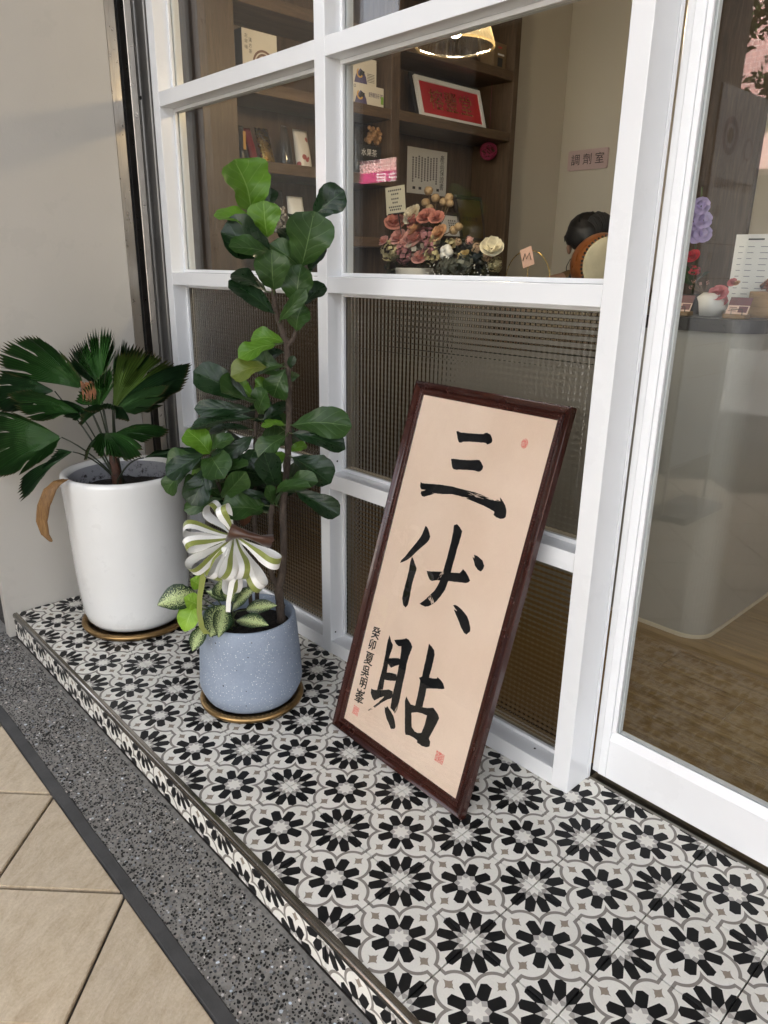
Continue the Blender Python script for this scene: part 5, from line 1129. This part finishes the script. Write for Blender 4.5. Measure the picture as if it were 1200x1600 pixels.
# ---- flowers
FC={'c':(.54,.22,.17),'r':(.46,.15,.13),'w':(.74,.66,.50),'p':(.62,.36,.20),'k':(.66,.34,.30),'m':(.36,.15,.16),'g':(.42,.38,.32),'y':(.50,.43,.24),'t':(.38,.26,.14),'p2':(.62,.48,.24),'w2':(.80,.74,.58),'b':(.010,.010,.012),'h':(.13,.135,.11),'n':(.40,.27,.17),'v':(.36,.29,.50),'x':(.50,.03,.05),'q':(.58,.16,.17)}
FM={k:pm('petal_'+k,c,.6,var=.15,vs=40) for k,c in FC.items()}
def petal(bm,base,dirv,upv,L,Wd,curl):
    sd_=dirv.cross(upv).normalized(); g=[]
    for i in range(5):
        t=i/4; c=base+dirv*(L*math.sin(t*1.25))+upv*(L*curl*(t**1.5)); h=Wd*.5*(.35+1.15*math.sin(PI*min(1,t*.72+.12))); row=[]
        for j in range(5):
            s=j/2-1; row.append(bm.verts.new(c+sd_*(s*h)+upv*(.22*h*(s*s))*(1 if curl>0 else -1)-dirv*(.10*h*s*s)))
        g.append(row)
    for i in range(4):
        for j in range(4): bm.faces.new((g[i][j],g[i][j+1],g[i+1][j+1],g[i+1][j])).smooth=True
def rose(c,r,mat,parent,seed,name='rose',look=None,open_=1.0,rings=((3,.22,1.0),(5,.45,.75),(6,.72,.42),(7,.95,.10))):
    rn=random.Random(seed); c=Vector(c); up=(look or Vector((rn.uniform(-.4,.5),-.75+rn.uniform(-.3,.2),.65))).normalized(); a=up.orthogonal().normalized(); b=up.cross(a); bm=NB()
    for n,rad,cu in rings:
        o0=rn.uniform(0,6)
        for k in range(n):
            an=o0+2*PI*k/n+rn.uniform(-.15,.15); dv=(a*math.cos(an)+b*math.sin(an)).normalized(); petal(bm,c-up*r*.35+dv*r*rad*.18,dv,up,r*rad*open_*.85,r*max(.55,rad*1.0),cu*1.15/max(rad,.3)*.8)
    return obj(name,bm,mat,parent)
def fluff(c,r,mat,parent,seed,name='filler_blossom',n=46):
    rn=random.Random(seed); bm=NB(); c=Vector(c)
    for k in range(n):
        v=Vector((rn.gauss(0,1),rn.gauss(0,1),rn.gauss(0,1))).normalized(); p_=c+v*r*rn.uniform(.55,1); a=v.orthogonal().normalized()*r*.28; b=v.cross(a)
        q4=[p_+a,p_+b*.8,p_-a,p_-b*.8]; bm.faces.new([bm.verts.new(x+v*r*rn.uniform(-.1,.1)) for x in q4])
    return obj(name,bm,mat,parent)
M['frost']=pm('pale_ceramic',(.55,.53,.49),.35); M['twig']=pm('dry_twig',(.16,.11,.06),.7); M['drygreen']=pm('dried_foliage',(.06,.055,.03),.7,var=.3,vs=60)
bA=thing('preserved_flower_bouquet','coral and cream preserved rose bouquet in a pale pot inside window','bouquet',(-1.0,1.585,CT))
bm=NB(); lathe(bm,[(0,.001),(.070,.001),(.074,.006),(.088,.135),(.084,.14),(.078,.13)],(-1.005,1.61,CT),36); obj('pot',bm,M['frost'],bA)
for i,(x,y,z_,r,k) in enumerate(ROSES_A):
    if k in 'myg' and i>9: fluff((x,y+.01,z_),r,FM[k],bA,i)
    else: rose((x,y,z_),r,FM[k],bA,i+2)
for i in range(7): fluff((-1.18+.05*i,1.64+.02*(i%3),1.25+.05*(i%4)),.045,M['drygreen'],bA,70+i,'dried_foliage')
for i,(x,y,z_,r,k) in enumerate(PODS):
    bm=NB(); c=Vector((x,y,z_)); sphere(bm,c,r*.95,10,8,(1,1,.95)); rn=random.Random(i)
    for v in bm.verts: v.co+=Vector((0,0,.0))+ (v.co-c)*.10*math.sin(math.atan2(v.co.y-c.y,v.co.x-c.x)*5)
    pd=obj('seed_pod',bm,FM['t'],bA); bm=NB(); rt_=Vector((-.99+.1*(x+1.0),y+.02,1.36)); tube(bm,[rt_,rt_.lerp(c,.55)+Vector((.012,0,.0)),c],[.0022,.0018,.0016],5); obj('stalk',bm,M['twig'],bA)
bB=thing('dried_flower_arrangement','dark dried arrangement with cotton and a white magnolia inside window','bouquet',(-.70,1.60,CT))
bm=NB(); lathe(bm,[(0,.001),(.06,.001),(.075,.05),(.07,.10),(.064,.10),(.066,.05)],(-.70,1.62,CT),30); obj('bowl',bm,M['blackprint'],bB)
for i,(x,y,z_,r,k) in enumerate(ROSES_B):
    if k=='w2': rose((x,y,z_),r*.85,FM[k],bB,i,'magnolia',Vector((.5,-.6,.65)),1.25,((3,.45,1.0),(5,.8,.7),(5,1.0,.30)))
    elif k=='w':
        bm=NB(); rn=random.Random(i)
        for q_ in range(5): sphere(bm,(x+r*.45*math.cos(q_*1.256),y-.01,z_+r*.45*math.sin(q_*1.256)),r*.55,10,8)
        obj('cotton_boll',bm,M['white_card'],bB)
    elif k=='p2': rose((x,y,z_),r,FM[k],bB,i)
    elif k=='b': leaf((x-r*.3,y,z_-r),(x+r*.3,y,z_+r),r*1.5,FM['b'],bB,OVAL,900+i,'black_leaf'); fluff((x,y,z_),r*.8,FM['b'],bB,i,'dark_foliage')
    else: fluff((x,y,z_),r,FM[k],bB,i,n=60)
for i in range(10): fluff((-.86+.035*i,1.62,1.20+.02*(i%3)),.04,M['drygreen'],bB,170+i,'dried_foliage')
bm=NB(); rn=random.Random(31)
for k in range(90): sphere(bm,(-.86+rn.random()*.34,1.56+rn.uniform(-.02,.02),1.20+rn.random()*.06),.0032,5,4)
tag(obj('tiny_buds',bm,M['white_card'],bB),kind='stuff')
# message card on a small clip
mc=thing('message_card','cream handwritten card standing on a clip above the roses','card',(-1.08,1.62,1.45))
cu=Vector((.115,.0,.03)).normalized(); Mx=basis((-1.185,1.60,1.472),(.975,0,.05),(-.10,0,.99),(0,-1,0))
bm=NB(); box(bm,0,.128,0,.118,-.0008,.0004,M=Mx); obj('card_sheet',bm,card_mat('ivory_card',(.72,.66,.50)),mc)
for k,(y_,n_) in enumerate(((.098,7),(.082,4),(.062,4),(.046,3),(.028,7),(.016,6))):
    for q_ in range(n_): print_poly([(.064-n_*.0065+q_*.013,y_),(.064-n_*.0065+q_*.013+.008,y_),(.064-n_*.0065+q_*.013+.008,y_+.007),(.064-n_*.0065+q_*.013,y_+.007)],Mx,M['grey_card'],mc,'handwriting',.0008)
bm=NB(); tube(bm,[(-1.11,1.602,1.478),(-1.09,1.602,1.40),(-1.05,1.61,1.25)],.0025,6); tube(bm,[(-1.17,1.596,1.474),(-1.06,1.596,1.480)],.003,6); obj('clip_stand',bm,M['blackprint'],mc)
# round wire stand holding a folded note
wr=thing('wire_ring_stand','thin gold wire ring holding a small pink folded note','stand',(-.355,1.585,CT))
bm=NB(); tube(bm,[Vector((-.355+.105*math.cos(2*PI*k/40),1.585,1.165+.105*math.sin(2*PI*k/40)+.045)) for k in range(41)],.0018,6,False); tube(bm,[(-.355,1.585,CT),(-.355,1.585,1.31)],.0016,6); obj('ring',bm,M['gold'],wr)
bm=NB(); box(bm,-.385,-.330,1.578,1.580,1.255,1.325,M=Matrix.Translation((-.355,1.58,1.29))@Matrix.Rotation(R(-18),4,'Y')@Matrix.Translation((.355,-1.58,-1.29))); obj('note',bm,card_mat('pink_note',(.66,.42,.33)),wr)
bm=NB(); tube(bm,[(-.375,1.575,1.275),(-.365,1.573,1.302),(-.356,1.573,1.282),(-.345,1.573,1.305),(-.336,1.575,1.280)],.0016,5); obj('wire_clip',bm,M['blackprint'],wr)
# room sign on the rear wall
sg_=thing('room_sign','small pink wall sign lettered in Chinese on the rear wall','sign',(-1.25,3.325,1.88))
poly=[(x+cx_*.012+.0*0,y+cy_*.012) for x,y,cx_,cy_ in ((.012,.012,0,0),)]
def rrect(w_,h_,r,n=5):
    o=[]
    for (cx_,cy_,a0) in ((w_-r,r,-90),(w_-r,h_-r,0),(r,h_-r,90),(r,r,180)):
        for k in range(n+1): a=R(a0+90*k/n); o.append((cx_+r*math.cos(a),cy_+r*math.sin(a)))
    return o
F=face_y(-1.395,3.329,1.823); bm=NB(); prism(bm,rrect(.275,.112,.012),F,.012); obj('sign_plate',bm,card_mat('pale_pink_acrylic',(.60,.44,.42),.3),sg_)
for i,ch in enumerate('調劑室'): lettering(ch,.066,F@Matrix.Translation((.055+.083*i,.054,.0126)),M['blackprint'],sg_)
# drum on the counter
dr=thing('wooden_drum','orange-brown wooden drum with studded pale skin on the counter','drum',(-.285,2.0,CT))
obj('cradle',bx(-.40,-.19,1.94,2.06,CT,CT+.036,.004),M['darkframe'],dr)
da=Vector((.80,-.60,0)).normalized(); dc=Vector((-.285,2.0,CT+.160)); db=Vector((0,0,1)); dsd=da.cross(db)
DMx=basis(dc,dsd,db,da)
M['drumwood']=wood('drum_wood',(.12,.035,.010),(.24,.075,.020),(.34,.12,.035),(1,1,1),6,.3); M['skin']=pm('drum_skin',(.56,.49,.33),.55,var=.1,vs=14)
bm=NB(); lathe(bm,[(.100,-.09),(.120,-.05),(.130,0),(.124,.05),(.110,.085),(.106,.088)],(0,0,0),48); bm.transform(DMx); obj('shell',bm,M['drumwood'],dr)
bm=NB(); lathe(bm,[(.112,.080),(.113,.086),(.107,.090),(.06,.092),(0,.093)],(0,0,0),48); bm.transform(DMx); obj('skin',bm,M['skin'],dr)
bm=NB()
for k in range(46): a=2*PI*k/46; sphere(bm,(.116*math.cos(a),.116*math.sin(a),.077),.0055,8,6)
bm.transform(DMx); tag(obj('studs',bm,M['blackprint'],dr),kind='stuff')
bm=NB(); tube(bm,[DMx@Vector((-.128,-.01,.0)),DMx@Vector((-.140,.0,.0)),DMx@Vector((-.143,-.03,.005)),DMx@Vector((-.132,-.045,.0))],.005,8); obj('ring_handle',bm,M['blackprint'],dr)
# ---- things on the counter seen through the door
def card_holder(x,y,label):
    t=thing('card_holder',label,'card holder',(x,y,CT),'card holders on the counter')
    obj('wooden_base',bx(x-.036,x+.036,y-.022,y+.022,CT,CT+.014,.003,2),M['ledge_wood'],t)
    Mx=basis((x-.034,y-.006,CT+.014),(1,0,0),(0,.5,.866),(0,-.866,.5)); bm=NB(); box(bm,0,.068,0,.030,-.001,.0,M=Mx); obj('card_front',bm,card_mat('blush_card',(.66,.48,.40)),t)
    bm=NB(); box(bm,0,.068,.0301,.058,-.001,.0,M=Mx); obj('card_top',bm,M['plum'],t); bm=NB(); box(bm,.036,.064,.006,.027,.0001,.0006,M=Mx); obj('card_panel',bm,M['plum'],t)
    for k in range(3): print_poly([(.006,.009+.006*k),(.030,.009+.006*k),(.030,.0115+.006*k),(.006,.0115+.006*k)],Mx,M['plum'],t,'small_print')
    bm=NB(); tube(bm,[(x-.008,y-.024,CT+.012),(x-.008,y-.026,CT+.030),(x+.026,y-.026,CT+.030),(x+.026,y-.024,CT+.012)],.0014,6); obj('wire_clip',bm,M['blackprint'],t)
M['ledge_wood']=wood('oak_block',(.16,.09,.035),(.27,.165,.07),(.36,.23,.105),(1,8,8),4,.45); M['plum']=card_mat('plum_print',(.10,.025,.04))
card_holder(.285,1.585,'plum and blush card holder next to the door stile'); card_holder(.475,1.575,'plum and blush card holder in front of the wooden drawer box')
db_=thing('drawer_box','light oak drawer box on the dark counter top','box',(.62,1.78,CT)); obj('box_body',bx(.47,.80,1.66,1.90,CT+.0003,CT+.082,.002),M['ledge_wood'],db_); obj('drawer_front',bx(.475,.795,1.6565,1.6598,CT+.006,CT+.070,.001),M['ledge_wood'],db_)
fg=thing('copper_ornament','shiny copper animal ornament on the oak drawer box','ornament',(.52,1.74,CT+.0824)); M['copper']=pm('polished_copper',(.62,.24,.10),.16,1,var=.15,vs=20)
bm=NB(); tube(bm,[(.475,1.73,CT+.094),(.50,1.735,CT+.106),(.53,1.74,CT+.122),(.56,1.74,CT+.136),(.60,1.74,CT+.150)],[.008,.018,.021,.014,.005],12); obj('body',bm,M['copper'],fg)
for sx_ in (-.012,.02):
    bm=NB(); tube(bm,[(.52+sx_,1.73,CT+.112),(.528+sx_,1.715,CT+.098),(.515+sx_,1.712,CT+.0836)],[.008,.006,.005],8); obj('leg',bm,M['copper'],fg)
bk=None
for k in range(3):
    tag(obj('leaflet_stack',bx(.60+.028*k,.624+.028*k,1.70,1.82,CT+.0824,CT+.135-.006*k,.001),M['grey_card' if k%2 else 'cream_card']),('leaflet bundle nearest the copper ornament','middle dark leaflet bundle on the oak drawer box','outermost cream leaflet bundle on the oak drawer box')[k],'leaflets')
# price sheets on stands
def sheet(name,label,x0,x1,y,z0,z1,mat,rot):
    t=thing(name,label,'sign',((x0+x1)/2,y,CT)); Mx=Matrix.Translation(((x0+x1)/2,y,0))@Matrix.Rotation(rot,4,'Z')@Matrix.Translation((-(x0+x1)/2,-y,0)); bm=NB(); box(bm,x0,x1,y-.001,y+.001,z0,z1,M=Mx); obj('sheet',bm,mat,t); bm=NB(); box(bm,x0+.02,x1-.02,y-.03,y+.03,CT,CT+.006,.001,M=Mx); box(bm,(x0+x1)/2-.01,(x0+x1)/2+.01,y+.0015,y+.004,CT+.006,z0+.05,M=Mx); obj('stand',bm,M['grey_card'],t); return t,Mx@basis((x0,y-.001,z0),(1,0,0),(0,0,1),(0,-1,0))
M['midgrey']=card_mat('grey_ink',(.28,.28,.29))
ps,Mx=sheet('price_sheet','white printed price table standing on the counter','.' and .345,.470,1.80,1.115,1.365,M['white_card'],R(8))
rn=random.Random(3)
for k in range(11):
    for c0,wd_ in ((.014,.018),(.042,.024),(.082,.030)): print_poly([(c0,.020+.019*k),(c0+wd_*rn.uniform(.5,1),.020+.019*k),(c0+wd_*.8,.0225+.019*k),(c0,.0225+.019*k)],Mx,M['midgrey'],ps,'small_print')
print_poly([(.04,.232),(.09,.232),(.09,.237),(.04,.237)],Mx,M['grey_card'],ps,'heading_print')
ms,Mx=sheet('menu_sheet','pale green product leaflet standing beside the price table','.' and .485,.60,1.82,1.125,1.352,card_mat('pale_sage_card',(.42,.47,.42)),R(2))
for k in range(4): print_poly([(.010+.026*k,.075),(.026+.026*k,.075),(.026+.026*k,.135+.01*(k%2)),(.010+.026*k,.135+.01*(k%2))],Mx,(FM['q'],FM['m'],M['drygreen'],M['grey_card'])[k],ms,'product_picture')
print_poly([(0,.0),(.115,.0),(.115,.045),(0,.045)],Mx,card_mat('teal_band',(.07,.11,.12)),ms,'dark_band'); print_poly([(.02,.17),(.085,.17),(.085,.178),(.02,.178)],Mx,M['grey_card'],ms,'heading_print')
# vase with pink flowers, tall orchid stem
va=thing('flower_vase','white folded ceramic vase with pink roses on the counter','vase',(.385,1.60,CT))
bm=NB(); lathe(bm,[(0,.001),(.030,.001),(.040,.03),(.044,.06),(.030,.075),(.026,.072),(.036,.05)],(.375,1.62,CT),18)
for v in bm.verts: v.co.x+=.006*math.sin(v.co.z*90); v.co+=Vector((noise.noise(v.co*30),noise.noise(v.co*30+Vector((4,4,4))),0))*.012
obj('vase_body',bm,M['white_card'],va)
rose((.395,1.60,1.185),.032,FM['q'],va,5); rose((.405,1.61,1.16),.022,FM['q'],va,6); rose((.425,1.62,1.215),.016,FM['q'],va,7,'carnation'); rose((.44,1.62,1.213),.012,FM['p'],va,8,'bud')
for k,(x,z_) in enumerate(((.305,1.215),(.30,1.195),(.33,1.205),(.355,1.21))):
    bm=NB(); tube(bm,[(.37,1.615,1.165),(.345,1.61,1.175),(x,1.605,z_)],.0012,5); obj('twig',bm,M['twig'],va); fluff((x,1.605,z_),.008,FM['k'],va,k+60,'bud',14)
oc=thing('orchid_arrangement','purple orchids above red carnations behind the door stile','bouquet',(.275,1.70,CT))
bm=NB(); lathe(bm,[(0,.001),(.04,.001),(.05,.06),(.045,.065),(.04,.05)],(.255,1.72,CT),18); obj('pot',bm,M['blackprint'],oc)
bm=NB(); tube(bm,[(.255,1.72,CT+.05),(.25,1.70,1.30),(.262,1.68,1.42),(.255,1.68,1.51)],.003,6); tube(bm,[(.255,1.72,CT+.05),(.27,1.69,1.24),(.275,1.67,1.29)],.0025,6); obj('stem',bm,M['fstalk'],oc)
for k,(x,z_) in enumerate(((.268,1.452),(.250,1.405),(.282,1.408),(.262,1.362),(.288,1.365))): rose((x,1.665,z_),.025,FM['v'],oc,k+30,'orchid',Vector((.4,-.8,.2)),1.35,((5,.9,.15),(3,.45,.6)))
rose((.262,1.66,1.298),.026,FM['x'],oc,41,'carnation'); fluff((.278,1.66,1.248),.020,FM['x'],oc,42,'red_blossom',40)
leaf((.26,1.69,1.20),(.235,1.64,1.27),.04,LM['m'],oc,OVAL,77); leaf((.27,1.69,1.20),(.335,1.65,1.245),.03,LM['d'],oc,OVAL,78)
# ---- person bending over behind the counter
pr_=thing('person','person with dark parted hair bending down behind the counter','person',(-.56,2.66,FZ))
def skinned(name,V,Ed,rad,mat,parent,sub=2,root=0):
    me=bpy.data.meshes.new(name); off=rooted(parent); me.from_pydata([Vector(v)-off for v in V],Ed,[]); me.materials.append(mat)
    o=bpy.data.objects.new(name,me); link(o); o.parent=parent
    sm=o.modifiers.new('skin','SKIN'); sm.use_smooth_shade=True
    for v,r in zip(me.skin_vertices[0].data,rad): v.radius=(r,r) if not isinstance(r,tuple) else r
    me.skin_vertices[0].data[root].use_root=True
    ss=o.modifiers.new('sub','SUBSURF'); ss.levels=sub; ss.render_levels=sub; return o
M['skin_tone']=pm('skin',(.38,.21,.14),.5,var=.06,vs=20); M['cloth']=pm('ochre_brown_cloth',(.17,.095,.035),.8,var=.2,vs=14); M['hair']=pm('black_hair',(.007,.006,.006),.5,var=.3,vs=60)
V=[(-.56,2.70,.88),(-.565,2.66,1.03),(-.575,2.58,1.17),(-.59,2.48,1.27),(-.597,2.42,1.325),(-.60,2.37,1.39),(-.60,2.345,1.45)]; r_=[.13,.12,.125,.055,.055,.085,.062]; Ed=[(i,i+1) for i in range(6)]
def limb(start,pts,rads):
    i0=start
    for p_,q_ in zip(pts,rads): V.append(p_); r_.append(q_); Ed.append((i0,len(V)-1)); i0=len(V)-1
    return i0
for s in (-1,1):
    wi=limb(2,[(-.575+s*.17,2.53,1.19),(-.575+s*.215,2.36,1.175),(-.575+s*.18,2.24,1.150),(-.575+s*.10,2.17,1.140),(-.575+s*.075,2.145,1.135)],[.062,.047,.038,.027,.030])
    for k in range(4): limb(wi,[(-.575+s*(.045-.012*k),2.115-.004*k,1.132),(-.575+s*(.035-.013*k),2.093-.004*(k%2),1.122)],[.009,.0075])
    limb(wi,[(-.575+s*.045,2.152,1.128),(-.575+s*.022,2.14,1.120)],[.011,.009])
    limb(0,[(-.56+s*.095,2.70,.82),(-.56+s*.105,2.62,.47),(-.56+s*.11,2.68,.085),(-.56+s*.12,2.56,.035)],[.095,.062,.042,.034])
skinned('body',V,Ed,r_,M['skin_tone'],pr_)
V=[(-.56,2.70,.84),(-.565,2.66,1.03),(-.575,2.58,1.17),(-.583,2.53,1.225)]; r_=[.145,.135,.142,.085]; Ed=[(0,1),(1,2),(2,3)]
for s in (-1,1): limb(2,[(-.575+s*.17,2.53,1.19),(-.575+s*.205,2.40,1.18)],[.075,.062]); limb(0,[(-.56+s*.095,2.70,.78),(-.56+s*.105,2.63,.47),(-.56+s*.11,2.68,.13)],[.108,.080,.066])
skinned('garment',V,Ed,r_,M['cloth'],pr_)
bm=NB(); hc=Vector((-.60,2.372,1.405)); sphere(bm,hc,.101,28,20,(1.0,1.12,1.0))
rn=random.Random(77)
for k in range(150):
    a=rn.uniform(-1.5,1.5); sgn=rn.choice((-1,1)); pts_=[]
    for q_ in range(7):
        f=q_/6; ang=(.28+1.75*f)*sgn; dv=Vector((math.sin(ang)*math.cos(a*.55),math.sin(a)*.75+.25*f,math.cos(ang)*math.cos(a*.7))).normalized()
        pts_.append(hc+Vector((.03*(1-f),0,0))+Vector((dv.x,dv.y*1.12,dv.z))*(.103+.004*rn.random()))
    tube(bm,pts_,[.0022]*6+[.0008],4,False)
for v in bm.verts:
    d_=(v.co-hc).normalized(); v.co+=d_*(.008*noise.noise((d_.x*14,d_.y*3,d_.z*3))+.004*noise.noise((d_.x*40,d_.y*6,d_.z*6)))
    gp_=abs(v.co.x-hc.x-.03); 
    if d_.z>.2 and gp_<.010: v.co-=d_*.007
    if d_.z<-.55: v.co+=Vector((0,.0,.02))
obj('hair',bm,M['hair'],pr_)
bm=NB(); tube(bm,[(-.652,2.43,1.35),(-.657,2.47,1.30),(-.665,2.50,1.262)],[.030,.022,.010],10); obj('hair_strand',bm,M['hair'],pr_)
bm=NB(); sphere(bm,(-.694,2.365,1.345),.021,12,10,(.45,.8,1.35)); sphere(bm,(-.700,2.36,1.348),.012,10,8,(.4,.7,1.2)); obj('ear',bm,M['skin_tone'],pr_)
bm=NB(); tube(bm,[(-.74,2.47,1.235),(-.70,2.43,1.285),(-.65,2.43,1.30)],.011,8); tube(bm,[(-.705,2.40,1.19),(-.685,2.41,1.26),(-.66,2.43,1.295)],.009,8); obj('dark_strap',bm,M['blackprint'],pr_)
bm=NB(); tube(bm,[(-.760,2.46,1.215),(-.752,2.44,1.26),(-.72,2.42,1.295),(-.675,2.40,1.31)],.0022,6); obj('cord',bm,M['blackprint'],pr_)
# ================================================================ ARCADE AND STREET (mirrored in the panes)
M['column']=pm('dark_stone_column',(.10,.085,.07),.55,var=.2,vs=5); M['pink'],t,b=newmat('pink_mosaic_tile'); bk_=nd(t,'ShaderNodeTexBrick'); bk_.inputs['Scale'].default_value=3; bk_.inputs['Color1'].default_value=(.50,.27,.25,1); bk_.inputs['Color2'].default_value=(.45,.25,.235,1); bk_.inputs['Mortar'].default_value=(.62,.50,.46,1); t.links.new(coord(t,'Object',None,(R(90),0,0)),bk_.inputs['Vector']); t.links.new(bk_.outputs[0],b.inputs['Base Color'])
for x,wd,lab in ((-3.52,.86,'dark stone arcade column across the pavement, left of the wide pier'),(-2.16,1.30,'dark stone pier across the pavement behind the banner, widened to darken reflections'),(3.4,.7,'dark stone arcade column behind the photographer on the right')):  # the pier's width is made up to keep the pane reflections dark
    t=thing('arcade_column',lab,'column',(x+wd/2,-2.95,GZ-.01)); obj('shaft',bx(x,x+wd,-3.15,-2.75,GZ-.011,5.5,.01),M['column'],t); obj('plinth',bx(x-.03,x+wd+.03,-3.18,-2.72,GZ-.0112,.12,.006),M['kerb'],t)
aw=thing('shop_awning','plain dark awning hanging from the arcade edge, with added reflection blockers','awning',(-5.4,-3.1,2.25)); obj('valance',bx(-9,-2.17,-3.15,-3.05,2.28,3.3,.004),M['column'],aw); obj('lower_edge',bx(-9,-2.17,-3.17,-3.03,2.22,2.279,.01),M['column'],aw)
obj('gap_blocker',bx(-2.66,-2.17,-3.14,-3.06,3.301,5.19,.004),M['column'],aw); obj('gap_blocker',bx(-2.66,-2.17,-3.135,-3.065,GZ-.01,2.219,.004),M['column'],aw)  # panels added to close the gap and block its reflection in the picture glass
hd=thing('reflection_screen','dark boards added along the kerb to block reflections','added screen',(-4.5,-3.4,GZ))  # unseen boards added to cut off the building's reflection in the glass
for k in range(9): obj('board',bx(-8.6+.72*k,-7.89+.72*k,-3.46,-3.42,GZ-.01,2.06,.004),M['dk'],hd)
ss_=thing('standing_banner','grey standing banner with round emblem reflected in the door glass','banner',(-.3,-1.95,GZ))
M['bannergrey']=card_mat('grey_banner',(.36,.37,.39),.3); obj('panel',bx(-.304,-.30,-2.235,-1.685,.22,2.09,.002),M['bannergrey'],ss_); obj('foot',bx(-.42,-.18,-2.20,-1.72,GZ,GZ+.04,.004),M['grey_card'],ss_)
for y_ in (-2.23,-1.70): obj('pole',bx(-.318,-.3042,y_-.008,y_+.008,GZ+.04,2.09,.002),M['steel'],ss_)
F=basis((-.2998,-2.235,0),(0,1,0),(0,0,1),(1,0,0))
print_poly(arc_poly((.40,1.88),.055,.085,0,359,40),F,M['purple'],ss_,'ring_emblem'); print_poly(arc_poly((.40,1.88),.0,.035,0,359,24),F,M['grey_card'],ss_,'figure_emblem'); print_poly(arc_poly((.17,1.84),.045,.055,0,359,8),F,M['purple'],ss_,'flower_emblem')
lettering('中醫門診服務項目',.055,F@Matrix.Translation((.28,1.66,.0008)),M['grey_card'],ss_)
for k in range(5): print_poly([(.06,.7+.17*k),(.49,.7+.17*k),(.49,.704+.17*k),(.06,.704+.17*k)],F,M['grey_card'],ss_,'rule_line')
for k in range(4): lettering('看診時段'[k],.06,F@Matrix.Translation((.43,1.53-.11*k,.0008)),M['grey_card'],ss_)
# building across the street with its banner sign
bd=thing('apartment_building','pink tiled building across the street with a magenta shop sign','building',(-11,-13.5,GZ))
obj('facade',bx(-24,-4.2,-14.5,-12.5,3.0,6.4),M['pink'],bd); obj('ground_floor',bx(-24,-4.2,-14.5,-13.4,GZ-.2,2.999),M['dk'],bd)
M['signp']=card_mat('magenta_sign',(.42,.03,.14),.4); obj('shop_sign',bx(-15.2,-12.7,-12.5,-12.38,3.12,3.66),M['signp'],bd)
F=basis((-13.6,-12.379,3.39),(-1,0,0),(0,0,1),(0,1,0)); lettering('永義房屋',.46,F@Matrix.Translation((-.12,.0,.002)),M['white_card'],bd); print_poly(arc_poly((-.0,0),0,.16,0,359,20),F@Matrix.Translation((-1.15+.45,0,0)),M['amber'],bd,'sun_emblem',.003)
M['winglass']=pm('dark_window',(.08,.09,.10),.1)
for k in range(6):
    for j in range(1):
        x=-22+3.0*k; z_=4.3+2.1*j; wf=obj('window',bx(x,x+1.7,-12.5,-12.44,z_,z_+1.3),M['winglass'],bd); obj('window_frame',bx(x-.06,x+1.76,-12.47,-12.42,z_-.06,z_-.001),M['white'],wf)
    gr=obj('window_grille',bx(-22+3.0*k,-20.3+3.0*k,-12.30,-12.27,4.3,4.36),M['white'],bd)
    for q_ in range(9): obj('grille_bar',bx(-22+3.0*k+.2*q_,-21.97+3.0*k+.2*q_,-12.30,-12.27,4.361,5.5),M['white'],gr)
wf=obj('window',bx(-11.3,-9.6,-12.5,-12.44,3.05,4.0),M['winglass'],bd); gr=obj('window_grille',bx(-11.3,-9.6,-12.30,-12.27,3.52,3.56),M['white'],bd)
for q_ in range(12): obj('grille_bar',bx(-11.3+.15*q_,-11.27+.15*q_,-12.30,-12.27,3.05,4.0),M['white'],gr)
bd2=thing('grey_building','pale grey building further along the street','building',(2,-16,GZ)); obj('wall',bx(-4.0,12,-18,-15,GZ-.2,6.5),M['soffit'],bd2)
for k in range(5): obj('window',bx(-3+3*k,-1.2+3*k,-15,-14.96,3.6,5.2),M['winglass'],bd2)
# street tree beyond the arcade
tr_=thing('street_tree','leafy street tree beyond the arcade','tree',(-2.3,-6.3,GZ-.12)); bm=NB(); tube(bm,[(-2.3,-6.3,GZ-.12),(-2.32,-6.3,1.2),(-2.2,-6.35,2.4),(-2.35,-6.2,3.4)],[.11,.09,.075,.04],10); tube(bm,[(-2.2,-6.35,2.4),(-1.7,-6.4,3.0),(-1.3,-6.3,3.5)],[.06,.04,.02],8); tube(bm,[(-2.25,-6.33,2.2),(-2.9,-6.2,2.9),(-3.2,-6.1,3.5)],[.055,.04,.02],8); obj('trunk',bm,M['bark'],tr_)
bm=NB(); rn=random.Random(14)
cl=[(rn.uniform(-3.4,-1.0),rn.uniform(-7.1,-5.6),rn.uniform(2.5,4.6),rn.uniform(.25,.5)) for _ in range(26)]
for x,y,z_,r in cl:
    for k in range(110):
        v=Vector((rn.gauss(0,1),rn.gauss(0,1),rn.gauss(0,1))).normalized(); p_=Vector((x,y,z_))+v*r*rn.uniform(.4,1); a=Vector((rn.gauss(0,1),rn.gauss(0,1),rn.gauss(0,.6))).normalized(); b=a.orthogonal().normalized(); s_=rn.uniform(.035,.06)
        bm.faces.new([bm.verts.new(p_+a*s_),bm.verts.new(p_+b*s_*.45),bm.verts.new(p_-a*s_),bm.verts.new(p_-b*s_*.45)])
tag(obj('crown',bm,pm('street_tree_leaf',(.055,.10,.025),.5,var=.3,vs=3),tr_),kind='stuff')
